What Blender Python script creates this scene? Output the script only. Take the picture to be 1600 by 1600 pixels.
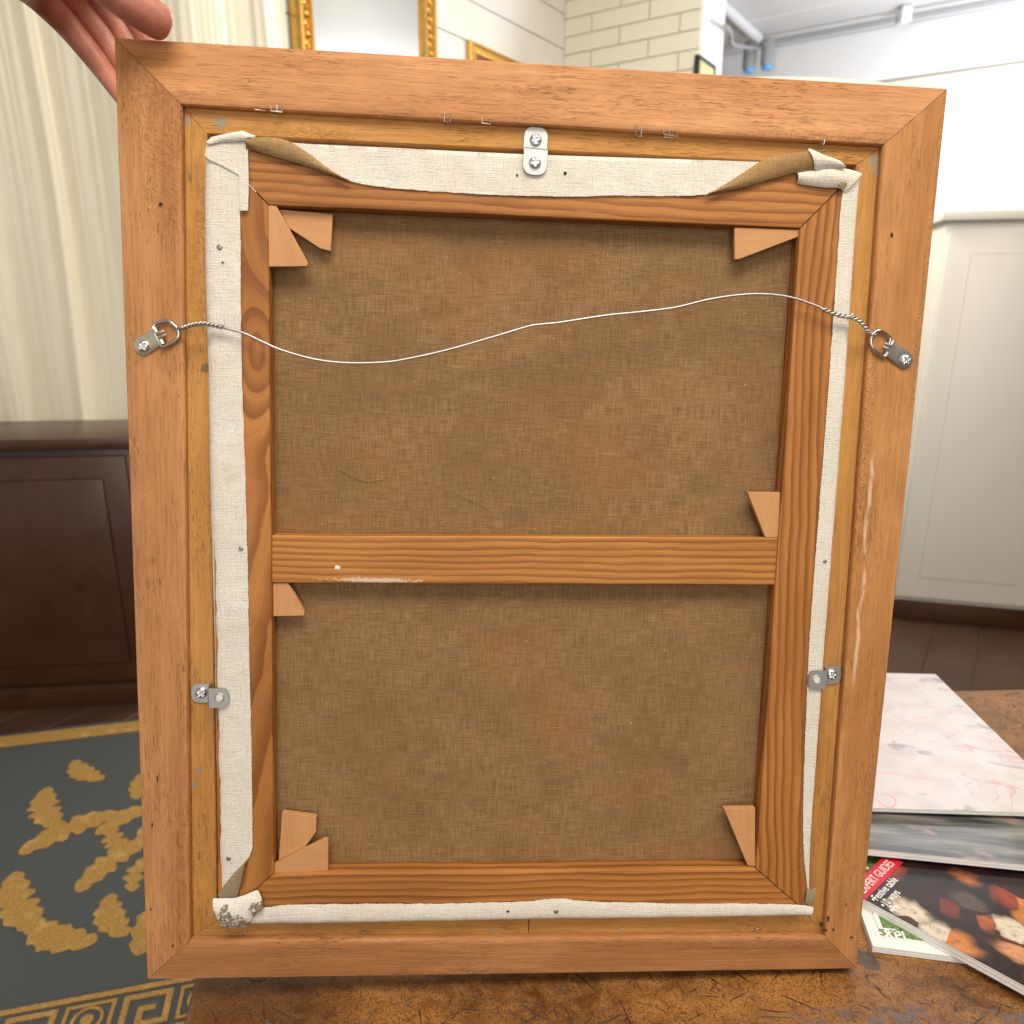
import bpy, bmesh, math, random
from mathutils import Vector, Matrix, noise as mnoise
random.seed(7)
scene = bpy.context.scene
col = scene.collection
for o in list(bpy.data.objects):
    bpy.data.objects.remove(o)

# ------------------------------------------------------------------ camera
F_PX, PITCH = 1170.6, math.radians(16)
CT, ST = math.cos(PITCH), math.sin(PITCH)
CAM_H = 1.1575
cam_data = bpy.data.cameras.new('camera')
cam = bpy.data.objects.new('camera', cam_data)
col.objects.link(cam)
cam.location = (0, 0, CAM_H)
cam.rotation_euler = (math.pi / 2 - PITCH, 0, 0)
cam_data.sensor_fit = 'HORIZONTAL'
cam_data.sensor_width = 36
cam_data.lens = F_PX / 1600 * 36
cam_data.clip_start = 0.01
cam_data.clip_end = 100
cam_data.dof.use_dof = True
cam_data.dof.focus_distance = 0.55
cam_data.dof.aperture_fstop = 9
scene.camera = cam
CAMPOS = Vector((0, 0, CAM_H))
CAMMAT = Matrix.Translation(CAMPOS) @ Matrix.Rotation(math.pi / 2 - PITCH, 4, 'X')

# ------------------------------------------------------------------ light
world = bpy.data.worlds.new('World')
scene.world = world
world.use_nodes = True
bg = world.node_tree.nodes['Background']
bg.inputs[0].default_value = (1.0, 0.97, 0.93, 1)
bg.inputs[1].default_value = 0.50


def area_lamp(name, loc, target, sx, sy, power, color):
    d = bpy.data.lights.new(name, 'AREA')
    d.shape = 'RECTANGLE'
    d.size, d.size_y = sx, sy
    d.energy = power
    d.color = color
    o = bpy.data.objects.new(name, d)
    col.objects.link(o)
    o.location = loc
    o.rotation_euler = (Vector(target) - Vector(loc)).to_track_quat('-Z', 'Y').to_euler()
    return o


def fill_point(loc, power, color, r=0.12):  # added unseen point light that brightens the back room and its ceiling
    d = bpy.data.lights.new('room_fill_light', 'POINT')
    d.energy, d.color, d.shadow_soft_size = power, color, r
    o = bpy.data.objects.new('room_fill_light', d)
    col.objects.link(o)
    o.location = loc


area_lamp('front_fill_light', (0.5, -2.6, 1.75), (0.05, 0.55, 0.95), 2.6, 1.8, 44, (1.0, 0.94, 0.86))  # added soft fill behind the camera, evens out the frame's brightness
area_lamp('ceiling_lamp', (0.15, -0.35, 2.75), (0.05, 0.55, 0.95), 1.3, 0.7, 35, (1.0, 0.92, 0.80))
area_lamp('ceiling_lamp', (1.40, 0.00, 2.55), (0.2, 0.6, 0.9), 0.7, 0.7, 14, (1.0, 0.92, 0.80))
fill_point((0.6, 2.7, 2.2), 68, (1.0, 0.91, 0.74), 0.3)
fill_point((3.0, 4.3, 1.9), 150, (0.94, 0.96, 1.0), 0.3)
scene.view_settings.view_transform = 'Standard'
scene.view_settings.look = 'None'
scene.view_settings.exposure = 0.1
scene.view_settings.gamma = 1.0
scene.render.engine = 'CYCLES'
scene.cycles.max_bounces = 6
scene.cycles.diffuse_bounces = 3
scene.cycles.glossy_bounces = 3
scene.cycles.caustics_reflective = False
scene.cycles.caustics_refractive = False
scene.cycles.use_adaptive_sampling = True
scene.cycles.adaptive_threshold = 0.025

# ------------------------------------------------------------------ the frame's pose in the room
FR = Matrix(((0.99776559, 0.03013646, 0.05962905),
             (-0.02314885, 0.9931435, -0.11458671),
             (-0.06267344, 0.11295033, 0.99162204)))
FT = Vector((0.0117, -0.0301, -0.5339))
BASE_V = -0.338                                   # local height of the frame's lower edge
FRAME_MAT = CAMMAT @ (Matrix.Translation(FT) @ FR.to_4x4()) @ Matrix.Translation((0, BASE_V, 0))
# local axes of the framed picture: x across, y up along it, z out of its back
_inv = FR.transposed()
_c = _inv @ (-FT)


def P(px, py, w=0.0):
    """point of the picture's back, at height w above the rail plane"""
    d = _inv @ Vector(((px - 800) / F_PX, (800 - py) / F_PX, -1))
    s = (w - _c.z) / d.z
    q = _c + d * s
    return Vector((q.x, q.y - BASE_V, w))


def ray(px, py):
    d = Vector(((px - 800) / F_PX, (800 - py) / F_PX, -1))
    return CAMMAT.to_3x3() @ d


def at_z(px, py, z):
    d = ray(px, py)
    return CAMPOS + d * ((z - CAM_H) / d.z)


def at_y(px, py, y):
    d = ray(px, py)
    return CAMPOS + d * (y / d.y)


# ------------------------------------------------------------------ helpers
def tag(o, label=None, cat=None, group=None, kind=None):
    if label: o['label'] = label
    if cat: o['category'] = cat
    if group: o['group'] = group
    if kind: o['kind'] = kind
    return o


def empty(name, mat=None, loc=None):
    o = bpy.data.objects.new(name, None)
    col.objects.link(o)
    o.empty_display_size = 0.05
    if mat is not None: o.matrix_world = mat
    if loc is not None: o.location = loc
    return o


def link(name, me, mat, parent=None):
    o = bpy.data.objects.new(name, me)
    col.objects.link(o)
    if mat: me.materials.append(mat)
    if parent: o.parent = parent
    return o


def sharpen(bm, ang=35):
    a = math.radians(ang)
    for f in bm.faces: f.smooth = True
    for e in bm.edges:
        if len(e.link_faces) == 2:
            if e.calc_face_angle(0) > a: e.smooth = False
        else:
            e.smooth = False


def finish(name, bm, mat, parent=None, ang=35, fix=True):
    if fix: bmesh.ops.recalc_face_normals(bm, faces=bm.faces)
    sharpen(bm, ang)
    me = bpy.data.meshes.new(name)
    bm.to_mesh(me)
    bm.free()
    return link(name, me, mat, parent)


def add_box(bm, lo, hi, bev=0.0, seg=2):
    r = bmesh.ops.create_cube(bm, size=1)
    lo, hi = Vector(lo), Vector(hi)
    for v in r['verts']:
        v.co = Vector([(lo[i] + hi[i]) / 2 + v.co[i] * (hi[i] - lo[i]) for i in range(3)])
    if bev:
        es = set(e for v in r['verts'] for e in v.link_edges)
        bmesh.ops.bevel(bm, geom=list(es), offset=bev, segments=seg, profile=0.5, affect='EDGES')


def prism(bm, poly, axis, bev=0.0):
    """poly: list of Vectors (one face); extruded along axis"""
    vs = [bm.verts.new(p) for p in poly]
    f = bm.faces.new(vs)
    r = bmesh.ops.extrude_face_region(bm, geom=[f])
    nv = [g for g in r['geom'] if isinstance(g, bmesh.types.BMVert)]
    for v in nv: v.co += axis
    bmesh.ops.recalc_face_normals(bm, faces=bm.faces)
    if bev:
        es = set(e for v in vs + nv for e in v.link_edges)
        bmesh.ops.bevel(bm, geom=list(es), offset=bev, segments=2, profile=0.5, affect='EDGES')


def tube(bm, pts, r, sides=10, closed=False):
    pts = [Vector(p) for p in pts]
    n = len(pts)
    rad = r if callable(r) else (lambda i: r)
    rings = []
    up = None
    for i, p in enumerate(pts):
        a = pts[(i - 1) % n] if (closed or i > 0) else p
        b = pts[(i + 1) % n] if (closed or i < n - 1) else p
        t = (b - a).normalized()
        if up is None:
            up = t.orthogonal().normalized()
        up = (up - t * up.dot(t))
        up = up.normalized() if up.length > 1e-6 else t.orthogonal().normalized()
        s = t.cross(up)
        rings.append([bm.verts.new(p + (up * math.cos(k * 2 * math.pi / sides) + s * math.sin(k * 2 * math.pi / sides)) * rad(i))
                      for k in range(sides)])
    m = n if closed else n - 1
    for i in range(m):
        A, B = rings[i], rings[(i + 1) % n]
        off = 0
        if closed and i == n - 1:
            off = min(range(sides), key=lambda o: sum((A[k].co - B[(k + o) % sides].co).length for k in range(sides)))
        for k in range(sides):
            bm.faces.new((A[k], A[(k + 1) % sides], B[(k + 1 + off) % sides], B[(k + off) % sides]))
    if not closed:
        bm.faces.new(rings[0][::-1])
        bm.faces.new(rings[-1])


def spline(pts, n):
    """Catmull-Rom through pts"""
    pts = [Vector(p) for p in pts]
    q = [pts[0] * 2 - pts[1]] + pts + [pts[-1] * 2 - pts[-2]]
    out = []
    for i in range(1, len(q) - 2):
        for k in range(n):
            t = k / n
            a, b, c, d = q[i - 1], q[i], q[i + 1], q[i + 2]
            out.append(0.5 * ((2 * b) + (c - a) * t + (2 * a - 5 * b + 4 * c - d) * t * t + (3 * b - a - 3 * c + d) * t ** 3))
    out.append(pts[-1])
    return out


def lathe(bm, prof, center, axis, xdir, sides=24, cap=True):
    axis = axis.normalized()
    xdir = (xdir - axis * xdir.dot(axis)).normalized()
    yd = axis.cross(xdir)
    rings = []
    for r, h in prof:
        rings.append([bm.verts.new(center + axis * h + (xdir * math.cos(k * 2 * math.pi / sides) + yd * math.sin(k * 2 * math.pi / sides)) * r)
                      for k in range(sides)])
    for A, B in zip(rings, rings[1:]):
        for k in range(sides):
            bm.faces.new((A[k], A[(k + 1) % sides], B[(k + 1) % sides], B[k]))
    if cap:
        bm.faces.new(rings[-1])
        bm.faces.new(rings[0][::-1])


# ------------------------------------------------------------------ materials
class NT:
    def __init__(self, name):
        self.m = bpy.data.materials.new(name)
        self.m.use_nodes = True
        self.t = self.m.node_tree
        self.t.nodes.clear()
        self.out = self.t.nodes.new('ShaderNodeOutputMaterial')
        self.b = self.t.nodes.new('ShaderNodeBsdfPrincipled')
        self.t.links.new(self.b.outputs[0], self.out.inputs[0])

    def n(self, typ, **kw):
        nd = self.t.nodes.new(typ)
        for k, v in kw.items(): setattr(nd, k, v)
        return nd

    def set(self, sock, v):
        if hasattr(v, 'is_output'):
            self.t.links.new(v, sock)
        elif isinstance(v, (tuple, list)) and len(v) == 3 and sock.type == 'RGBA':
            sock.default_value = (*v, 1)
        else:
            sock.default_value = v

    def coord(self, attr=None):
        if attr: return self.n('ShaderNodeAttribute', attribute_name=attr).outputs['Vector']
        return self.n('ShaderNodeTexCoord').outputs['Object']

    def scale(self, v, s):
        nd = self.n('ShaderNodeVectorMath', operation='MULTIPLY')
        self.set(nd.inputs[0], v)
        nd.inputs[1].default_value = s
        return nd.outputs[0]

    def noise(self, v, s=(1, 1, 1), detail=3, rough=0.55, dist=0.0):
        nd = self.n('ShaderNodeTexNoise')
        self.set(nd.inputs['Vector'], self.scale(v, s))
        nd.inputs['Scale'].default_value = 1
        nd.inputs['Detail'].default_value = detail
        nd.inputs['Roughness'].default_value = rough
        nd.inputs['Distortion'].default_value = dist
        return nd.outputs['Fac']

    def voro(self, v, s, feature='F1', out='Distance'):
        nd = self.n('ShaderNodeTexVoronoi', feature=feature)
        self.set(nd.inputs['Vector'], self.scale(v, s))
        nd.inputs['Scale'].default_value = 1
        return nd.outputs[out]

    def math(self, op, a, b=0.0, c=None, clamp=False):
        nd = self.n('ShaderNodeMath', operation=op, use_clamp=clamp)
        self.set(nd.inputs[0], a)
        self.set(nd.inputs[1], b)
        if c is not None: self.set(nd.inputs[2], c)
        return nd.outputs[0]

    def ss(self, x, a, b):
        nd = self.n('ShaderNodeMapRange', interpolation_type='SMOOTHSTEP')
        self.set(nd.inputs['Value'], x)
        nd.inputs['From Min'].default_value = a
        nd.inputs['From Max'].default_value = b
        return nd.outputs[0]

    def mix(self, fac, a, b, blend='MIX'):
        nd = self.n('ShaderNodeMix', data_type='RGBA', blend_type=blend)
        self.set(nd.inputs[0], fac)
        self.set(nd.inputs[6], a)
        self.set(nd.inputs[7], b)
        return nd.outputs[2]

    def sep(self, v):
        nd = self.n('ShaderNodeSeparateXYZ')
        self.set(nd.inputs[0], v)
        return nd.outputs

    def dist2(self, v, c, sc=(1, 1, 0)):
        """distance of v to point c, axes scaled"""
        s = self.n('ShaderNodeVectorMath', operation='SUBTRACT')
        self.set(s.inputs[0], v)
        s.inputs[1].default_value = c
        l = self.n('ShaderNodeVectorMath', operation='LENGTH')
        self.set(l.inputs[0], self.scale(s.outputs[0], sc))
        return l.outputs['Value']

    def fin(self, color, rough=0.5, bump=None, bstr=0.3, bdist=0.001, metal=0.0, spec=0.5, coat=0.0):
        self.set(self.b.inputs['Base Color'], color)
        self.set(self.b.inputs['Roughness'], rough)
        self.b.inputs['Metallic'].default_value = metal
        self.b.inputs['Specular IOR Level'].default_value = spec
        if coat: self.b.inputs['Coat Weight'].default_value = coat
        if bump is not None:
            bp = self.n('ShaderNodeBump')
            bp.inputs['Strength'].default_value = bstr
            bp.inputs['Distance'].default_value = bdist
            self.set(bp.inputs['Height'], bump)
            self.t.links.new(bp.outputs[0], self.b.inputs['Normal'])
        return self.m


def plain(name, c, rough=0.5, metal=0.0, spec=0.5, var=0.06, sc=40, coat=0.0):
    t = NT(name)
    v = t.coord()
    n = t.noise(v, (sc,) * 3, 4)
    dark = tuple(x * (1 - var * 2) for x in c)
    lite = tuple(min(1, x * (1 + var)) for x in c)
    return t.fin(t.mix(n, dark, lite), t.math('MULTIPLY_ADD', n, 0.15, rough - 0.07), n, 0.08, 0.0006, metal, spec, coat)


def mahogany(name, c_dark, c_lite, c_pore, pore=0.5, rough_saw=0.4, paint=(), scratch=False, yellow=None):
    t = NT(name)
    g = t.coord('gc')
    big = t.noise(g, (5, 40, 40), 4, 0.6)
    mid = t.noise(g, (22, 420, 300), 4, 0.65)
    blotch = t.noise(g, (26, 34, 34), 3, 0.6)
    colr = t.mix(t.ss(big, 0.3, 0.72), c_dark, c_lite)
    colr = t.mix(t.math('MULTIPLY', t.ss(mid, 0.35, 0.75), 0.42), colr, tuple(x * 0.62 for x in c_dark))
    colr = t.mix(t.math('MULTIPLY', t.ss(blotch, 0.5, 0.8), 0.30), colr, tuple(min(1, x * 1.22) for x in c_lite))
    if yellow:
        colr = t.mix(t.math('MULTIPLY', t.ss(t.noise(g, (14, 60, 60), 3), 0.45, 0.7), 0.6), colr, yellow)
    # open pores: short dark dashes along the grain, in patches
    p1 = t.noise(g, (120, 1500, 1000), 2, 0.5)
    patch = t.noise(g, (12, 28, 20), 2, 0.5)
    pm = t.math('MULTIPLY', t.ss(p1, 0.60, 0.70), t.ss(patch, 0.40, 0.68))
    p3 = t.math('MULTIPLY', t.ss(t.noise(g, (40, 1300, 900), 2, 0.6), 0.60, 0.72), 0.5)
    pm = t.math('MAXIMUM', pm, p3)
    p2 = t.math('MULTIPLY', t.ss(t.noise(g, (75, 480, 400), 1, 0.4), 0.71, 0.76), t.ss(patch, 0.42, 0.6))
    pm = t.math('MAXIMUM', pm, p2)
    colr = t.mix(t.math('MULTIPLY', pm, pore), colr, c_pore)
    # pale lifted fibres and dust
    fib = t.ss(t.noise(g, (210, 620, 500), 2, 0.6), 0.69, 0.76)
    colr = t.mix(t.math('MULTIPLY', fib, 0.42), colr, tuple(min(1, x * 1.6) for x in c_lite))
    oi = t.n('ShaderNodeObjectInfo').outputs['Random']
    colr = t.mix(t.math('MULTIPLY', oi, 0.22), colr, tuple(x * 0.66 for x in c_dark))
    smut = t.ss(t.noise(g, (9, 22, 22), 5, 0.7), 0.54, 0.72)
    colr = t.mix(t.math('MULTIPLY', smut, 0.22), colr, tuple(x * 0.5 for x in c_dark))
    # woolly, torn grain across the bar
    tear = t.noise(g, (240, 330, 300), 3, 0.6, 1.2)
    zone = t.ss(t.noise(g, (4, 38, 20), 2), 0.5, 0.66)
    colr = t.mix(t.math('MULTIPLY', t.math('MULTIPLY', t.ss(tear, 0.55, 0.40), zone), 0.38), colr, tuple(x * 0.55 for x in c_dark))
    hgt = t.math('SUBTRACT', t.math('MULTIPLY', mid, 0.5), t.math('MULTIPLY', pm, 0.8))
    hgt = t.math('ADD', hgt, t.math('MULTIPLY', t.math('MULTIPLY', tear, zone), rough_saw * 3))
    hgt = t.math('ADD', hgt, t.math('MULTIPLY', fib, 0.3))
    for c, rad, pc in paint:
        d = t.math('ADD', t.dist2(t.coord(), c), t.math('MULTIPLY', t.math('SUBTRACT', t.noise(t.coord(), (180, 260, 180), 3), 0.5), rad * 1.6))
        colr = t.mix(t.math('MULTIPLY', t.ss(d, rad, rad * 0.8), 0.8), colr, pc)
    if scratch:
        x, y, z = t.sep(t.coord())
        w = t.math('MULTIPLY', t.math('SUBTRACT', t.noise(t.coord(), (0.1, 26, 0.1), 3), 0.5), 0.010)
        dx = t.math('ABSOLUTE', t.math('ADD', t.math('SUBTRACT', x, scratch[0]), t.math('ADD', w, t.math('MULTIPLY', y, scratch[1]))))
        m = t.math('MULTIPLY', t.ss(dx, 0.0024, 0.0006), t.math('MULTIPLY', t.ss(y, scratch[2], scratch[2] + 0.03), t.ss(y, scratch[3], scratch[3] - 0.02)))
        m = t.math('MULTIPLY', m, t.ss(t.noise(t.coord(), (160, 60, 100), 3), 0.32, 0.55))
        colr = t.mix(t.math('MULTIPLY', m, 0.6), colr, (0.80, 0.58, 0.42))
    return t.fin(colr, t.math('MULTIPLY_ADD', mid, 0.2, 0.48), hgt, 0.8, 0.0008, spec=0.22)


def pine(name, c_early, c_late, freq, paint=()):
    t = NT(name)
    g = t.coord('gc')
    x, y, z = t.sep(g)
    wob = t.math('MULTIPLY', t.math('SUBTRACT', t.noise(g, (7, 22, 22), 3, 0.5), 0.5), 0.011)
    wob2 = t.math('MULTIPLY', t.math('SUBTRACT', t.noise(g, (42, 60, 60), 3, 0.5), 0.5), 0.0016)
    r = t.math('ADD', t.math('ADD', y, t.math('MULTIPLY', z, 0.7)), t.math('ADD', wob, wob2))
    ring = t.math('FRACT', t.math('MULTIPLY', r, freq))
    late = t.math('MULTIPLY', t.ss(ring, 0.30, 0.90), t.ss(ring, 1.0, 0.95))
    amp = t.math('MULTIPLY_ADD', t.noise(g, (5, 70, 70), 2), 0.9, 0.30)
    fine = t.noise(g, (24, 900, 700), 4, 0.6)
    tone = t.noise(g, (6, 30, 30), 3, 0.5)
    colr = t.mix(t.math('MULTIPLY', late, amp, clamp=True), c_early, c_late)
    colr = t.mix(t.math('MULTIPLY', t.ss(tone, 0.4, 0.75), 0.4), colr, tuple(v * 0.66 for v in c_late))
    colr = t.mix(t.math('MULTIPLY', t.ss(fine, 0.4, 0.75), 0.28), colr, tuple(v * 0.6 for v in c_late))
    nick = t.ss(t.noise(g, (40, 800, 500), 2, 0.5), 0.735, 0.78)
    colr = t.mix(t.math('MULTIPLY', nick, 0.45), colr, tuple(min(1, v * 1.5) for v in c_early))
    for c, rad, sc, pc in paint:
        d = t.math('ADD', t.dist2(t.coord(), c, sc), t.math('MULTIPLY', t.math('SUBTRACT', t.noise(t.coord(), (500, 900, 300), 3), 0.5), rad * 2.2))
        colr = t.mix(t.math('MULTIPLY', t.ss(d, rad, rad * 0.8), 0.85), colr, pc)
    h = t.math('ADD', t.math('MULTIPLY', late, 0.35), t.math('MULTIPLY', fine, 0.5))
    return t.fin(colr, t.math('MULTIPLY_ADD', fine, 0.2, 0.42), h, 0.4, 0.0005, spec=0.28)


def beech(name):
    t = NT(name)
    g = t.coord('gc')
    a = t.noise(g, (20, 200, 200), 4, 0.6)
    fl = t.ss(t.noise(g, (220, 900, 900), 2, 0.5), 0.62, 0.7)
    c = t.mix(a, (0.44, 0.205, 0.078), (0.57, 0.30, 0.132))
    c = t.mix(t.math('MULTIPLY', fl, 0.5), c, (0.36, 0.155, 0.06))
    return t.fin(c, 0.55, t.noise(g, (60, 700, 700), 3), 0.35, 0.0003, spec=0.3)


def weave_nodes(t, v, pitch):
    """over-under thread relief; returns height 0..1"""
    x, y, z = t.sep(v)
    jx = t.math('MULTIPLY', t.math('SUBTRACT', t.noise(v, (90, 12, 1), 2), 0.5), pitch * 2.2)
    jy = t.math('MULTIPLY', t.math('SUBTRACT', t.noise(v, (12, 90, 1), 2), 0.5), pitch * 2.2)
    k = 2 * math.pi / (pitch * 2)
    sx = t.math('SINE', t.math('MULTIPLY', t.math('ADD', x, jx), k))
    sy = t.math('SINE', t.math('MULTIPLY', t.math('ADD', y, jy), k))
    return t.math('MULTIPLY_ADD', t.math('MULTIPLY', sx, sy), 0.5, 0.5)


def linen(name, c_lo, c_hi, c_thread, pitch=0.00085):
    t = NT(name)
    v = t.coord()
    w = weave_nodes(t, v, pitch)
    hor = t.noise(v, (60, 1150, 1), 3, 0.65)
    ver = t.noise(v, (1150, 60, 1), 3, 0.65)
    th = t.math('MULTIPLY', t.math('ADD', hor, ver), 0.5)
    grain = t.noise(v, (1100, 1100, 1), 2, 0.7)
    blot = t.noise(v, (14, 17, 1), 4, 0.6)
    blot2 = t.noise(v, (46, 50, 1), 4, 0.6)
    c = t.mix(t.ss(th, 0.38, 0.62), c_lo, c_hi)
    c = t.mix(t.math('MULTIPLY', t.ss(blot, 0.35, 0.7), 0.42), c, tuple(x * y for x, y in zip(c_lo, (0.78, 0.72, 0.62))))
    c = t.mix(t.math('MULTIPLY', t.ss(blot2, 0.48, 0.75), 0.18), c, tuple(x * y for x, y in zip(c_hi, (1.1, 0.86, 0.62))))
    c = t.mix(t.math('MULTIPLY', t.ss(grain, 0.50, 0.66), 0.45), c, tuple(x * 0.42 for x in c_lo))
    c = t.mix(t.math('MULTIPLY', t.ss(w, 0.55, 0.95), 0.30), c, c_thread)
    hue = t.noise(v, (6, 7, 1), 3, 0.55)
    c = t.mix(t.math('MULTIPLY', t.ss(hue, 0.48, 0.68), 0.35), c, tuple(x * y for x, y in zip(c_hi, (0.95, 0.72, 0.52))))
    c = t.mix(t.math('MULTIPLY', t.ss(hue, 0.46, 0.30), 0.30), c, tuple(x * y for x, y in zip(c_hi, (0.72, 0.78, 0.72))))
    slub = t.math('MULTIPLY', t.ss(t.noise(v, (24, 1000, 1), 2, 0.5), 0.69, 0.75), t.ss(t.noise(v, (50, 50, 1), 2), 0.46, 0.62))
    slub2 = t.math('MULTIPLY', t.ss(t.noise(v, (1000, 26, 1), 2, 0.5), 0.72, 0.77), t.ss(t.noise(v, (40, 40, 1), 2), 0.5, 0.62))
    slub = t.math('MAXIMUM', slub, slub2)
    c = t.mix(t.math('MULTIPLY', slub, 0.5), c, tuple(min(1, x * 1.5) for x in c_thread))
    speck = t.ss(t.noise(v, (480, 480, 1), 1, 0.5), 0.755, 0.79)
    c = t.mix(t.math('MULTIPLY', speck, 0.55), c, tuple(min(1, x * 1.7) for x in c_thread))
    h = t.math('ADD', t.math('MULTIPLY', w, 0.6), t.math('ADD', t.math('MULTIPLY', th, 0.7), t.math('MULTIPLY', slub, 0.5)))
    return t.fin(c, 0.85, h, 0.6, 0.0005, spec=0.15)


def primed(name, base, stain=None, pitch=0.00105):
    t = NT(name)
    v = t.coord()
    w = weave_nodes(t, v, pitch)
    hor = t.noise(v, (70, 1300, 1), 3, 0.6)
    ver = t.noise(v, (1300, 70, 1), 3, 0.6)
    th = t.math('MULTIPLY', hor, ver)
    h = t.math('ADD', t.math('MULTIPLY', w, 0.25), t.math('MULTIPLY', th, 2.4))
    pit = t.noise(v, (1000, 1000, 40), 2, 0.6)
    big = t.noise(v, (18, 18, 18), 4, 0.6)
    c = t.mix(t.ss(big, 0.35, 0.75), base, tuple(x * y for x, y in zip(base, (0.93, 0.90, 0.84))))
    c = t.mix(t.math('MULTIPLY', t.ss(pit, 0.52, 0.66), 0.55), c, tuple(x * y for x, y in zip(base, (0.68, 0.60, 0.50))))
    if stain:
        n = t.noise(v, (130, 130, 1), 5, 0.7)
        m = None
        for cc, rad in stain:
            d = t.math('ADD', t.dist2(v, cc), t.math('MULTIPLY', t.math('SUBTRACT', n, 0.5), rad * 2.6))
            k = t.ss(d, rad, rad * 0.75)
            m = k if m is None else t.math('MAXIMUM', m, k)
        sp = t.ss(t.noise(v, (420, 420, 1), 3, 0.6), 0.36, 0.5)
        c = t.mix(t.math('MULTIPLY', m, t.math('MULTIPLY', sp, 0.9)), c, (0.16, 0.105, 0.06))
    c = t.mix(t.math('MULTIPLY', t.ss(th, 0.235, 0.13), 0.6), c, tuple(x * y for x, y in zip(base, (0.66, 0.58, 0.48))))
    return t.fin(c, 0.8, h, 0.8, 0.0006, spec=0.2)


def metal(name, c, rough, bright=0.1, sc=300):
    t = NT(name)
    v = t.coord()
    n = t.noise(v, (sc, sc * 0.3, sc), 4, 0.6)
    return t.fin(t.mix(n, tuple(x * (1 - bright) for x in c), c), t.math('MULTIPLY_ADD', n, 0.2, rough - 0.1), n, 0.15, 0.0002, metal=1.0)


paint_grey = (0.23, 0.235, 0.20)
M = {}
M['rail'] = mahogany('mahogany_rail', (0.430, 0.185, 0.066), (0.560, 0.272, 0.112), (0.16, 0.060, 0.020), 0.58, 0.6)
M['rail_right'] = mahogany('mahogany_rail_scratched', (0.450, 0.195, 0.064), (0.590, 0.285, 0.105), (0.17, 0.062, 0.020), 0.58, 0.7,
                           scratch=(P(1362, 760, 0).x - 0, 0.0, P(1350, 1090, 0).y, P(1362, 690, 0).y))
M['strip'] = mahogany('ramin_strip', (0.44, 0.200, 0.052), (0.57, 0.285, 0.085), (0.19, 0.075, 0.02), 0.40, 0.8, yellow=(0.54, 0.265, 0.060),
                      paint=((P(289, 190, -.0048), .0034, paint_grey), (P(345, 192, -.0048), .0042, paint_grey),
                             (P(1368, 252, -.0048), .0050, paint_grey), (P(1372, 270, -.0048), .0036, paint_grey),
                             (P(321, 575, -.0048), .0035, (0.17, 0.12, 0.06)), (P(304, 1228, -.0048), .0026, paint_grey), (P(310, 1205, -.0048), .0026, paint_grey)))
M['pine'] = pine('varnished_pine', (0.43, 0.175, 0.042), (0.205, 0.062, 0.012), 190)
M['pine_cross'] = pine('varnished_pine_crossbar', (0.47, 0.200, 0.046), (0.235, 0.076, 0.014), 200,
                       paint=((P(528, 886, 0), .0022, (1, 1.6, 0), (0.85, 0.82, 0.78)), (P(585, 906, 0), .004, (.13, 2.2, 0), (0.60, 0.44, 0.34))))
M['beech'] = beech('beech_wedge')
M['linen'] = linen('raw_linen', (0.160, 0.088, 0.037), (0.315, 0.187, 0.086), (0.46, 0.30, 0.155))
M['linen_light'] = linen('linen_reverse', (0.26, 0.155, 0.065), (0.40, 0.255, 0.118), (0.50, 0.34, 0.17), 0.0011)
M['linen_grey'] = linen('linen_reverse_grey', (0.22, 0.17, 0.10), (0.35, 0.28, 0.18), (0.45, 0.38, 0.26), 0.0011)
M['primed'] = primed('primed_canvas', (0.73, 0.695, 0.63))
M['primed_stain'] = primed('primed_canvas_stained', (0.74, 0.71, 0.65),
                           ((P(356, 1437, .008), .0085), (P(376, 1443, .008), .0085), (P(402, 1422, .008), .0065), (P(352, 1420, .008), .0034)))
M['zinc'] = metal('zinc_plate', (0.50, 0.50, 0.50), 0.50)
M['screw'] = metal('zinc_screw', (0.72, 0.74, 0.75), 0.25)
M['nickel'] = metal('nickel_ring', (0.66, 0.63, 0.60), 0.22)
M['brassy'] = metal('brassed_plate', (0.78, 0.70, 0.54), 0.28)
M['wire'] = metal('coated_wire', (0.52, 0.50, 0.49), 0.42)
M['steel'] = metal('staple_steel', (0.62, 0.56, 0.50), 0.35)
M['dark'] = plain('dark_hole', (0.045, 0.024, 0.012), 0.9)
M['tack'] = metal('tack_head', (0.34, 0.33, 0.32), 0.45)


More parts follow.
